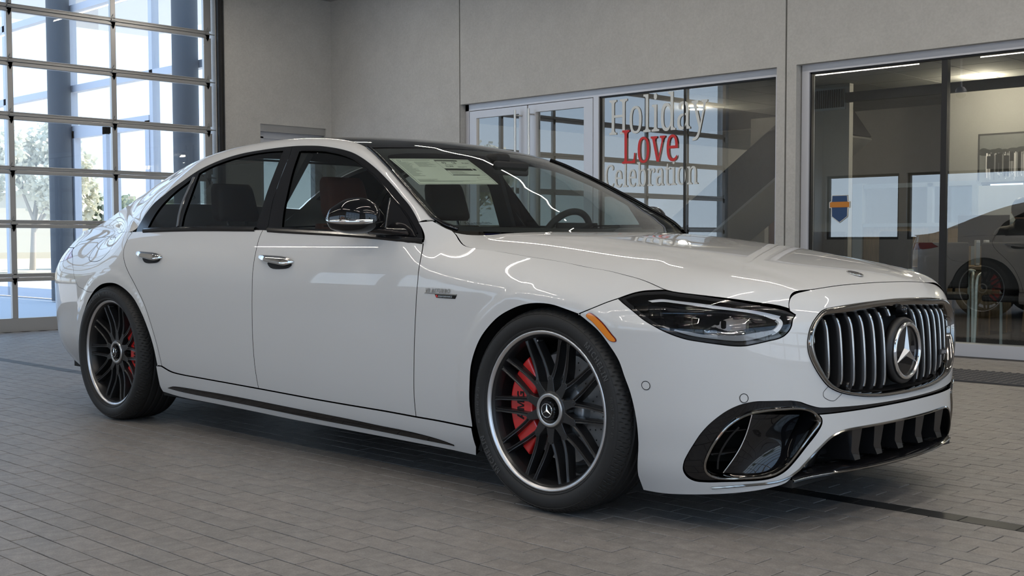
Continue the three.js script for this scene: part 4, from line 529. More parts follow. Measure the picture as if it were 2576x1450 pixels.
{
  const e = []; for (let i = 0; i <= 60; i++) { const x = hX0 + (hX1 - hX0) * i / 60; e.push([x, hoodEz.at(x)]); }
  const fr = seam3.slice(1).map((p) => [p.x + .0045, p.z]);
  const rear = []; for (let i = 1; i <= 12; i++) { const z = hEz[0] * (1 - i / 12); rear.push([hX0 + .27 * (1 - (z / hEz[0]) ** 2), z]); }
  const half = path(e.slice(0, -1), fr, rev(rear));
  const g = surf(inset(half, .0046).map(([x, z]) => [x, z < .0075 ? 0 : z]), hood, { du: .02, dv: .02, sgn: -1, depth: .02, rim: (a, b) => a[1] < 1e-3 && b[1] < 1e-3 });
  cpart('bonnet', both(g), M.paint);
  const em = cpart('bonnet_emblem', lathe([[0, .005], [.022, .0048], [.029, .003], [.031, 0]], 32).rotateZ(-.27).translate(.697, hood(.697, 0).y + .001, 0), M.piano, 'small round bonnet emblem');
  part('emblem_rim', new THREE.TorusGeometry(.030, .0022, 8, 40).rotateX(PI / 2).rotateZ(-.27).translate(.697, hood(.697, 0).y + .0025, 0), M.chrome, em);
}
// --- side skirts with black insert ---
const skirtPoly = path([[-2.766, .329], [-2.717, .330]], sill1, sill2, sill3, [[-.405, .262], [-.408, .185]], rev(smooth([[-2.772, .190], [-2.604, .177], [-2.309, .174], [-1.952, .169], [-1.628, .162], [-1.203, .158], [-.974, .156], [-.761, .154], [-.562, .151], [-.432, .146]], 3)), [[-2.778, .21], [-2.778, .229]]);
const skirt = offs(ring, .006);
const gSkirt = surf(inset(skirtPoly, GAP), skirt, { du: .03, dv: .012, depth: .03 });
const insPoly = path(smooth([[-2.700, .217], [-2.643, .2295], [-2.559, .234], [-2.360, .234], [-2.202, .234], [-1.908, .230], [-1.637, .224], [-1.402, .219], [-1.164, .214], [-.985, .208], [-.771, .203], [-.615, .191], [-.538, .178]], 3), rev(smooth([[-2.700, .217], [-2.607, .211], [-2.410, .206], [-2.160, .203], [-1.927, .199], [-1.655, .193], [-1.426, .188], [-1.182, .185], [-.955, .182], [-.745, .178], [-.538, .174]], 3)));
const gIns = surf(insPoly, offs(ring, .0085), { du: .03, dv: .01, depth: .008 });
[gSkirt, mirrorZ(gSkirt)].forEach((g, i) => { const s = cpart('side_skirt', g, M.paint); part('skirt_insert', i ? mirrorZ(gIns) : gIns, M.piano, s, 'gloss black insert'); });
// --- near-black shell standing in for shade in the panel gaps; wheel wells, floor ---
{
  const low = path([[-2.762, .20], [-2.762, .33]], rev(archRb), [[-3.40, .6955], [-3.66, .62], [-3.95, .86], [-3.93, .97], [-3.2, .995]], [[-1.8, 1.0], [-.75, .95], [-.55, .91], [0, .86], [.29, .80], [.30, .76]], [[.17, .722]], rev(archF), [[-.405, .20]]);
  const g = surf(inset(low, .004), ring, { du: .06, dv: .04, offset: -.016 }); cpart('gap_shade_shell', both(g), M.void);
  for (const [cx, cy] of AX) { const p = []; for (let i = 0; i <= 40; i++) { const a = -25 * RAD + 230 * RAD * i / 40; p.push([cx + .415 * Math.cos(a), Math.max(.12, cy + .408 * Math.sin(a))]); } const rows = [0, .50].map((z) => p.map(([x, y]) => V(x, y, z || Math.min(.925, sideZ(Math.min(x, UF), y) - (x > UF ? .012 + (x - UF) * .35 : 0) - .018)))); const gw = merge([loft(rows), capFan(p.map(([x, y]) => V(x, y, .50)))]); for (const q of [gw, mirrorZ(gw)]) cpart('wheel_arch_liner', q, M.matte); }
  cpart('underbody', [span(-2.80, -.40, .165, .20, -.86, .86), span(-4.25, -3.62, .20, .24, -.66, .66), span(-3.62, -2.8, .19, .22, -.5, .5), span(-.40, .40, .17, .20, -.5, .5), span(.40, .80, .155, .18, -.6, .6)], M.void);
}
// --- side windows and their black surround, on the greenhouse surface (x, y) ---
const dloTop = smooth([[-3.078, 1.030], [-3.072, 1.047], [-3.060, 1.091], [-3.044, 1.138], [-3.012, 1.184], [-2.961, 1.217], [-2.907, 1.254], [-2.843, 1.287], [-2.768, 1.328], [-2.692, 1.360], [-2.582, 1.390], [-2.467, 1.411], [-2.345, 1.424], [-2.222, 1.430], [-2.1, 1.434], [-1.95, 1.435], [-1.85, 1.432], [-1.739, 1.425], [-1.641, 1.414], [-1.541, 1.399], [-1.439, 1.378], [-1.368, 1.357], [-1.293, 1.330], [-1.194, 1.289], [-1.101, 1.245], [-1.024, 1.206], [-.948, 1.164], [-.875, 1.124], [-.815, 1.084], [-.773, 1.052], [-.738, 1.021], [-.713, .990], [-.702, .968]], 3);
const dloBot = smooth([[-.702, .968], [-.917, .984], [-1.126, .996], [-1.289, 1.003], [-1.70, 1.018], [-1.827, 1.024], [-2.038, 1.027], [-2.362, 1.030], [-2.714, 1.029], [-3.078, 1.024]], 3);
const qGlass = path(smooth([[-2.952, 1.048], [-2.947, 1.098], [-2.926, 1.155], [-2.876, 1.211], [-2.831, 1.248], [-2.772, 1.284], [-2.732, 1.316]], 4), smooth([[-2.732, 1.316], [-2.713, 1.263], [-2.701, 1.187], [-2.678, 1.127], [-2.636, 1.049]], 3));
const rGlass = path(smooth([[-2.597, 1.051], [-2.627, 1.111], [-2.653, 1.205], [-2.697, 1.332]], 3), smooth([[-2.697, 1.332], [-2.621, 1.360], [-2.507, 1.385], [-2.389, 1.402], [-2.269, 1.413], [-2.146, 1.417], [-2.000, 1.415]], 3), smooth([[-2.000, 1.415], [-1.971, 1.304], [-1.945, 1.195], [-1.923, 1.123], [-1.902, 1.046]], 3));
const fGlass = path(smooth([[-1.695, 1.039], [-1.735, 1.110], [-1.776, 1.201], [-1.825, 1.310], [-1.858, 1.404]], 3), smooth([[-1.858, 1.404], [-1.747, 1.400], [-1.650, 1.392], [-1.551, 1.377], [-1.449, 1.356], [-1.363, 1.330], [-1.278, 1.296], [-1.184, 1.255], [-1.080, 1.201], [-1.008, 1.159]], 3), [[-.967, 1.055], [-.945, 1.003]], smooth([[-.945, 1.003], [-1.314, 1.024], [-1.485, 1.032], [-1.695, 1.039]], 3));
const dlo = path(dloTop, dloBot);
// the surround is cut at the gap between the doors
const bGap = [[-1.829, 1.0205], [-1.808, 1.043], [-1.864, 1.163], [-1.893, 1.270], [-1.923, 1.393], [-1.943, 1.4345]], topA = dloTop.filter((q) => q[0] > -1.943), topB = dloTop.filter((q) => q[0] < -1.943), botA = dloBot.filter((q) => q[0] > -1.829), botB = dloBot.filter((q) => q[0] < -1.829);
const sGap = [[-2.613, 1.0265], [-2.616, 1.046], [-2.663, 1.134], [-2.688, 1.215], [-2.712, 1.300], [-2.728, 1.345]];
const topQ = topB.filter((q) => q[0] < -2.728), topR = topB.filter((q) => q[0] > -2.728), botQ = botB.filter((q) => q[0] < -2.613), botR = botB.filter((q) => q[0] > -2.613);
const surF = keyhole(inset(path(bGap, topA, botA), .001), [fGlass]), surR = keyhole(inset(path(sGap, topR, rev(bGap), botR), .001), [rGlass]), surQ = keyhole(inset(path(topQ, rev(sGap), botQ), .001), [qGlass]);
const gOpt = { du: .02, dv: .02, sgn: 1, depth: .012 };
const gS = [[surF, doorsF, fGlass], [surR, doorsR, rGlass], [surQ, quarters, qGlass]].map(([s, p, g]) => [surf(s, glassSurf, gOpt), p, surf(inset(g, -.004), glassSurf, { du: .05, dv: .05, offset: -.006 }), g]);
for (const [s, p, g] of gS) p.forEach((d, i) => { part('window_surround', i ? mirrorZ(s) : s, M.trim, d, 'gloss black window surround'); part('window_pane', i ? mirrorZ(g) : g, M.glassSide, d, 'dark tinted side glass'); });
// bright strips: division bar by the quarter window, lower edge of the front window line
{
  const st = sweepOn(smooth([[-2.637, 1.050], [-2.684, 1.127], [-2.707, 1.187], [-2.720, 1.263], [-2.732, 1.312]], 4), glassSurf, [[-.008, .000], [-.006, .004], [.006, .004], [.008, 0]]);
  doorsR.forEach((d, i) => part('division_bar', i ? mirrorZ(st) : st, M.chrome, d, 'bright division bar'));
  const ft = sweepOn(smooth([[-1.842, 1.406], [-1.747, 1.402], [-1.650, 1.394], [-1.551, 1.379], [-1.449, 1.358], [-1.363, 1.332], [-1.278, 1.298], [-1.184, 1.257], [-1.080, 1.203], [-1.003, 1.160], [-.915, 1.113], [-.842, 1.068], [-.755, 1.005]], 4), glassSurf, [[-.004, 0], [-.003, .004], [.003, .004], [.004, 0]]);
  doorsF.forEach((d, i) => part('frame_bead', i ? mirrorZ(ft) : ft, M.piano, d));
  // belt moulding that bulges out over the door skin
  for (const [a, ds] of [[dloBot.filter((q) => q[0] > -1.826), doorsF], [dloBot.filter((q) => q[0] < -1.832 && q[0] > -3.07), doorsR]]) { const b = sweepOn(a.map(([x, y]) => [x, y + .006]), (x, y) => V(x, y, Math.max(sideG(x, y), sideZ(x, y))), [[-.010, -.006], [-.0105, .004], [-.004, .009], [.006, .008], [.013, .0]]); ds.forEach((d, i) => part('belt_moulding', i ? mirrorZ(b) : b, M.trim, d)); }
}
// --- door handles ---
{
  const mk = (x0, x1, y0, y1) => { const n = 24, rows = []; for (let i = 0; i <= n; i++) { const t = i / n, x = x0 + (x1 - x0) * t, yc = y0 + (y1 - y0) * t, e = Math.pow(Math.max(0, 1 - Math.pow(Math.abs(2 * t - 1), 6)), .5), h = (.013 + .008 * sm(0, .9, t)) * Math.max(e, .03), out = .012 + .022 * sm(0, .35, t) * (1 - sm(.93, 1, t) * .7), row = []; for (let j = 0; j < 20; j++) { const a = j / 20 * 2 * PI, c = Math.cos(a), s = Math.sin(a), cc = Math.sign(c) * Math.pow(Math.abs(c), .55), ss = Math.sign(s) * Math.pow(Math.abs(s), .7); row.push(V(x, yc + h * cc * e, sideZ(x, yc + h * cc * e) + (ss > 0 ? out * e : out - .018) * (ss > 0 ? 1 : 1) * (ss > 0 ? (.55 + .45 * ss) : 1))); } rows.push(row); } return loft(rows, true); };
  const gF = mk(-1.795, -1.505, .905, .883), gR = mk(-2.955, -2.662, .916, .893);
  const cup = (x, y) => surf(smooth([[x - .09, y], [x - .06, y - .022], [x + .03, y - .026], [x + .085, y - .018], [x + .10, y - .006], [x + .06, y + .006], [x - .03, y + .008]], 4, true), ring, { du: .02, dv: .02, offset: .0015 });
  [[gF, doorsF, cup(-1.62, .876)], [gR, doorsR, cup(-2.78, .888)]].forEach(([g, ds, c]) => ds.forEach((d, i) => { part('door_handle', i ? mirrorZ(g) : g, M.chrome, d, 'chrome flush door handle'); part('handle_recess', i ? mirrorZ(c) : c, M.matte, d); }));
}
// fuel flap line, parking sensors, tow cover, side marker
const lineOn = (pts, closed, w, map = ring, h = .0006) => sweepOn(pts, map, [[-w, h], [w, h]], { closed });
{
  const fl = lineOn(smooth([[-3.60, .992], [-3.44, 1.000], [-3.325, .988], [-3.295, .955], [-3.300, .925], [-3.351, .886], [-3.397, .868], [-3.529, .866], [-3.572, .884], [-3.605, .927], [-3.628, .97]], 5, true), true, .0013);
  part('fuel_flap', fl, M.matte, quarters[0]);
  for (const [u, y] of [[.440, .495], [.811, .462]]) { const c = []; for (let i = 0; i < 32; i++) { const a = i / 32 * 2 * PI; c.push([u + .0145 * Math.cos(a) * 1.1, y + .0145 * Math.sin(a)]); } const d = surf(c, ring, { du: .02, dv: .02, offset: .001 }), l = lineOn(c, true, .0012, ring, .0014); for (const k of [0, 1]) { part('parking_sensor', k ? mirrorZ(d) : d, M.paint, bumper); part('sensor_ring', k ? mirrorZ(l) : l, M.matte, bumper); } }
  part('tow_cover', lineOn(smooth([[1.144, .486], [1.124, .467], [1.126, .453], [1.153, .438], [1.170, .437], [1.202, .457]], 5), false, .0009), M.matte, bumper);
  const mk = surf(smooth([[.208, .718], [.217, .727], [.234, .723], [.273, .697], [.310, .660], [.328, .641], [.326, .637], [.305, .639], [.273, .666], [.234, .700]], 4, true), ring, { du: .01, dv: .01, offset: .004, depth: .006 });
  const fr = surf(inset(smooth([[.208, .718], [.217, .727], [.234, .723], [.273, .697], [.310, .660], [.328, .641], [.326, .637], [.305, .639], [.273, .666], [.234, .700]], 4, true), -.0022), ring, { du: .01, dv: .01, offset: .0022, depth: .003 });
  for (const k of [0, 1]) { const m = part('side_marker', k ? mirrorZ(mk) : mk, M.amber, bumper, 'amber side marker'); part('marker_frame', k ? mirrorZ(fr) : fr, M.tail, bumper); }
}
// --- grille ---
const resample = (c, n) => { const L = [0]; for (let i = 1; i < c.length; i++) L.push(L[i - 1] + Math.hypot(c[i][0] - c[i - 1][0], c[i][1] - c[i - 1][1])); const o = []; let k = 0; for (let i = 0; i <= n; i++) { const t = L[L.length - 1] * i / n; while (k < L.length - 2 && L[k + 1] < t) k++; const f = (t - L[k]) / (L[k + 1] - L[k] || 1); o.push([c[k][0] + (c[k + 1][0] - c[k][0]) * f, c[k][1] + (c[k + 1][1] - c[k][1]) * f]); } return o; };
const grille = new THREE.Group(); grille.name = 'grille'; grille.userData.label = 'upright slatted grille with chrome frame and star'; car.add(grille);
{
  const N = 110, O = resample(grO, N), I = resample(grI, N);
  const rows = [[0, -.012], [.0, .002], [.12, .010], [.35, .014], [.65, .010], [.90, .001], [1.0, -.008], [1.02, -.03]].map(([k, h]) => { const r = []; for (let i = 0; i <= N; i++) { const u = O[i][0] + (I[i][0] - O[i][0]) * k, v = O[i][1] + (I[i][1] - O[i][1]) * k; r.push(ring(u, v).addScaledVector(normalOf(ring, Math.min(u, UC - .002), v, 1), h)); } return r; });
  for (const r of rows) for (const e of [0, N]) r[e].z = 0;
  part('grille_frame', both(loft(rows)), M.darkChrome, grille, 'dark chrome grille surround');
  // dark mesh back
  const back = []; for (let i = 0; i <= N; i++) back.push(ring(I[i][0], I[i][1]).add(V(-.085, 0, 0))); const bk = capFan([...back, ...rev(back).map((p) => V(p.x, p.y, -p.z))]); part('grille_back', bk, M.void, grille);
  const wall = loft([I.map(([u, v]) => ring(u, v).add(V(-.012, 0, 0))), back]); part('grille_liner', both(wall), M.grilleBlack, grille);
  // opening limits by z, in world
  const in3 = onMap(I, ring), lim = (z) => { let lo = 9, hi = -9; for (let i = 0; i < in3.length - 1; i++) { const a = in3[i], b = in3[i + 1]; if ((a.z - z) * (b.z - z) <= 0) { const k = (z - a.z) / (b.z - a.z || 1), y = a.y + (b.y - a.y) * k; lo = Math.min(lo, y); hi = Math.max(hi, y); } } return [lo, hi]; };
  const faceX = (z, y) => { let lo = .6, hi = UC; for (let i = 0; i < 30; i++) { const m = (lo + hi) / 2; if (ring(m, y).z > z) lo = m; else hi = m; } return ring((lo + hi) / 2, y).x; };
  const blade = (z, y0, y1, first) => {
    const n = 22, body = [], strip = [], strip2 = []; for (let i = 0; i <= n; i++) { const t = i / n, y = y0 + (y1 - y0) * t, x = faceX(z, y) - .016 - .012 * Math.pow(Math.abs(2 * t - 1), 8), lean = 0; body.push([V(x - .07, y, z - .006), V(x - .012, y, z - .0085), V(x - .002, y, z - .0075), V(x, y, z - .003), V(x, y, z + .003), V(x - .002, y, z + .0075), V(x - .012, y, z + .0085), V(x - .07, y, z + .006)]); }
    for (let i = 1; i < n; i++) { const t = i / n, y = y0 + (y1 - y0) * t, x = faceX(z, y) - .0135 - .012 * Math.pow(Math.abs(2 * t - 1), 8); strip.push([V(x - .004, y, z - .0040), V(x + .0006, y, z - .0034), V(x + .0018, y, z - .0010), V(x + .0006, y, z), V(x + .0018, y, z + .0010), V(x + .0006, y, z + .0034), V(x - .004, y, z + .0040)]); }
    return [loft(body), loft(strip)];
  };
  const P = .0634;
  for (let k = 1; k <= 8; k++) for (const s of [1, -1]) {
    const z = P * k; let [a, b] = lim(z); a += .006; b -= .006; if (k === 8) { a += .05; b -= .018; }
    const segs = k === 1 ? [[a, .455], [.70, b]] : k === 2 ? [[a, .470], [.681, b]] : [[a, b]];
    const full = k === 2 ? [[a, b]] : segs;
    for (const [y0, y1] of (k === 1 ? segs : full)) { if (y1 - y0 < .012) continue; const [g, c] = blade(z, y0, y1); const sl = part('grille_slat', s > 0 ? g : mirrorZ(g), M.grilleBlack, grille); part('slat_strip', s > 0 ? c : mirrorZ(c), M.slatChrome, grille, 'chrome slat edge'); }
  }
  // star badge
  const cx = .898, cy = .578;
  const plate = lathe([[0, -.030], [.118, -.030], [.121, -.012], [.117, -.002], [.106, .002], [.100, -.003], [0, -.003]], 72).rotateZ(-PI / 2).translate(cx, cy, 0);
  part('badge_plate', plate, M.grilleBlack, grille);
  part('badge_glass', lathe([[0, .0025], [.05, .0022], [.095, 0]], 64).rotateZ(-PI / 2).translate(cx + .001, cy, 0), M.piano, grille);
  part('badge_ring', new THREE.TorusGeometry(.096, .0078, 14, 90).rotateY(PI / 2).translate(cx + .006, cy, 0), M.chrome, grille, 'chrome badge ring');
  const st = []; for (let k = 0; k < 3; k++) { const a = PI / 2 + k * 2 * PI / 3, tip = [.091 * Math.cos(a), .091 * Math.sin(a)], l = [.0195 * Math.cos(a + PI / 3), .0195 * Math.sin(a + PI / 3)], r = [.0195 * Math.cos(a - PI / 3), .0195 * Math.sin(a - PI / 3)]; const q = (p, h) => V(cx + h, cy + p[1], p[0]); const A = q(tip, .0035), L = q(l, .0035), R = q(r, .0035), C = V(cx + .016, cy, 0); for (const t of [[A, L, C], [A, C, R]]) { const g = new THREE.BufferGeometry().setFromPoints(t); g.computeVertexNormals(); st.push(clean(g)); } }
  part('badge_star', merge(st), M.satin, grille, 'silver three-pointed star');
  // small camera and radar eyes, script plate
  part('camera_eye', [lathe([[0, .02], [.011, .02], [.014, .010], [.016, -.01]], 24).rotateZ(-PI / 2).translate(.862, .722, -.032)], M.trim, grille);
  for (const s of [1, -1]) part('radar_eye', lathe([[0, .017], [.008, .017], [.010, .020], [.015, .020], [.017, .012], [.018, -.02]], 28).rotateZ(-PI / 2).translate(.838, .474, .327 * s), M.trim, grille);
  const pl = part('script_plate', rbox(.006, .020, .062, .002, .862, .545, -.386), M.grilleBlack, grille);
  pl.rotation.set(0, 0, 0);
}
// --- black line under the nose, side intakes, lower grille ---
{
  const band = surf(path(bandU, rev(bandL), [[1.1, .40]]).map(([u, v]) => [Math.min(u, UC), v]), ring, { du: .03, dv: .01, offset: -.012 }); cpart('nose_gap_strip', both(band), M.trim);
  const out = path(ink, []); // panel with ring opening
  const ringI = inset(ringO, .008);
  const pan = keyhole(inset(path(rev(ink), bandU.slice(0, 12), [[1.103, .4165]]), .001), [ringI]);
  const gPan = surf(pan, ring, { du: .015, dv: .012, offset: -.007, depth: .02 });
  const gRing = sweepOn(inset(ringO, .004), ring, [[-.0055, -.012], [-.0060, -.001], [-.0035, .0045], [0, .006], [.0035, .0045], [.0065, -.002], [.0085, -.015]], { closed: true });
  // funnel: walls that close down to a back plate, a curved baffle and two fins
  const n = ringI.length, c0 = [.86, .30], rowsF = [0, .25, .6, 1].map((t) => ringI.map(([u, v]) => { const k = 1 - .16 * t, uu = c0[0] + (u - c0[0]) * k + .01 * t, vv = c0[1] + (v - c0[1]) * k, N = normalOf(ring, u, v, 1); return ring(uu, vv).addScaledVector(N, -.010 - .03 * t).add(V(-.115 * t, 0, -.03 * t)); }));
  const gFun = loft(rowsF, true), gBack = capFan(rowsF[3]);
  const baf = []; for (let i = 0; i <= 18; i++) { const t = i / 18, row = []; for (let j = 0; j <= 20; j++) { const s = j / 20, uE = .845 - .135 * t + .02 * Math.sin(t * PI), v = .405 - .20 * t - .012 * s, u = uE + (1.055 - .02 * t - .13 * t * t - uE) * s, dep = .062 * Math.sin(s * PI * .5) * Math.sin(PI * (.15 + .8 * t)) * (1 - .25 * s) + .014; row.push(ring(u, v).addScaledVector(normalOf(ring, u, v, 1), -dep)); } baf.push(row); }
  const gBaf = loft(baf), gEdge = tube(baf.map((r) => r[0]), .0022, false, 40, 6);
  const fins = [.345, .268].map((v, q) => { const a = [], b = []; for (let i = 0; i <= 8; i++) { const u = (q ? .668 : .715) + (.115) * i / 8, vv = v + .010 * i / 8; a.push(ring(u, vv).addScaledVector(normalOf(ring, u, vv, 1), -.022)); b.push(ring(u, vv).addScaledVector(normalOf(ring, u, vv, 1), -.07)); } return merge([loft([a, b, b.map((p) => p.clone().add(V(0, -.006, 0))), a.map((p) => p.clone().add(V(0, -.006, 0))), a])]); });
  const inner = sweepOn(smooth([[.792, .362], [.742, .318], [.700, .262], [.688, .215]], 5), offs(ring, -.018), [[-.003, -.02], [-.003, .001], [.003, .001], [.003, -.02]]);
  for (const k of [0, 1]) {
    const f = (g) => k ? mirrorZ(g) : g, I = new THREE.Group(); I.name = 'side_intake'; car.add(I);
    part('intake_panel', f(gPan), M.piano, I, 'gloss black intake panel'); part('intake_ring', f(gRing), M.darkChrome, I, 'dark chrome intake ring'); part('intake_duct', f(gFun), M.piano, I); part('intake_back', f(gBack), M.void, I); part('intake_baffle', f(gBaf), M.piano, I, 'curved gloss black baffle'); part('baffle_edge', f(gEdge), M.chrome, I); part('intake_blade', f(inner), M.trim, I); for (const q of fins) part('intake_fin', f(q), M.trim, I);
  }
  // trim line along the lower edge
  const trimLine = path(smooth([[.650, .156], [.791, .168], [.922, .177], [.958, .184], [.985, .193]], 4), lowO.slice(2));
  const gT = sweepOn(trimLine.map(([u, v]) => [Math.min(u, UC - .0005), v]), ring, [[-.0045, -.004], [-.004, .003], [0, .0055], [.004, .003], [.0045, -.004]]);
  cpart('lower_trim', both(gT), M.darkChrome, 'dark chrome line along the lower bumper');
  const low = new THREE.Group(); low.name = 'lower_grille'; car.add(low);
  const splitO = smooth([[.985, .176], [1.033, .184], [1.120, .190], [1.214, .190], [1.349, .188], [1.5, .187]], 4);
  const inner2 = path(lowO, rev(splitO)).map(([u, v]) => [Math.min(u, UC), v]);
  const cc = resample(lowO, 40), dd = resample(splitO, 40);
  const deep = (p, t) => p.clone().add(V(-.16 * t, -.0 * t, -.02 * t * Math.sign(p.z)));
  part('upper_wall', both(loft([cc.map((q) => ring(...q).add(V(-.004, 0, 0))), cc.map((q) => deep(ring(...q), 1).add(V(0, -.025, 0)))])), M.piano, low);
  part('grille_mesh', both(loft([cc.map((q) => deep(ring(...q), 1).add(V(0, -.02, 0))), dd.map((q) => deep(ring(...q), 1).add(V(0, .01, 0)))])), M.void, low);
  const tray = loft([dd.map((q) => ring(...q).add(V(.012, -.004, 0))), dd.map((q) => ring(...q).add(V(.006, .012, 0))), dd.map((q) => ring(...q).add(V(-.05, .020, 0))), dd.map((q) => deep(ring(...q), 1).add(V(0, .012, 0)))]); part('splitter', both(tray), M.piano, low, 'gloss black splitter');
  const under = loft([dd.map((q) => ring(...q).add(V(.012, -.004, 0))), dd.map((q) => ring(...q).add(V(-.06, -.012, 0))), dd.map((q) => deep(ring(...q), 1).add(V(0, -.02, 0)))]); part('splitter_underside', both(under), M.trim, low);
  const le = dd.map((q) => ring(...q).add(V(.012, .002, 0))); le[le.length - 1].z = 0; const full = [...le, ...rev(le).slice(1).map((p) => V(p.x, p.y, -p.z))]; part('splitter_edge', new THREE.TubeGeometry(new THREE.CatmullRomCurve3(full), 160, .0038, 8), M.darkChrome, low, 'dark chrome splitter edge');
  // upright vanes and cooler behind
  for (const z of [.30, .14, -.02, -.18, -.34]) { const zz = z, yl = .205, yh = .328, xF = .878; const sh = [[V(xF - .005, yh, zz - .035), V(xF - .005, yh, zz + .035)], [V(xF - .015, yl + .045, zz - .030), V(xF - .015, yl + .045, zz + .022)], [V(xF - .005, yl + .014, zz - .024), V(xF - .005, yl + .014, zz + .014)]]; const fr = loft(sh), sd = loft(sh.map((r) => [r[1], r[1].clone().add(V(-.13, 0, .02))])), s2 = loft(sh.map((r) => [r[0].clone().add(V(-.13, 0, .02)), r[0]])), bt = loft([[sh[2][0], sh[2][1]], [V(xF - .03, yl - .002, zz - .018), V(xF - .03, yl - .002, zz + .010)]]); part('vane', merge([fr, sd, s2, bt]), M.trim, low, 'gloss black upright vane'); }
  part('cooler', [...Array(9)].map((_, i) => box(.006, .004, .9, .745, .225 + i * .011, 0)), M.satin, low); low.children[low.children.length - 1].userData.kind = 'stuff';
  part('cooler_bar', [box(.02, .022, .95, .765, .245, 0)], M.trim, low);
  // end pods with a rolled face
  const pod = []; for (let i = 0; i <= 10; i++) { const t = i / 10, row = []; for (let j = 0; j <= 10; j++) { const s = j / 10, a = [1.062 + .085 * t, .206 + .10 * t], b = [1.165 + .06 * t, .206 + .115 * t]; const u = a[0] + (b[0] - a[0]) * s, v = a[1] + (b[1] - a[1]) * s; row.push(ring(u, v).addScaledVector(normalOf(ring, u, v, 1), -.03 - .05 * s * s)); } pod.push(row); } const gp = loft(pod); for (const k of [0, 1]) part('end_pod', k ? mirrorZ(gp) : gp, M.piano, low);
}
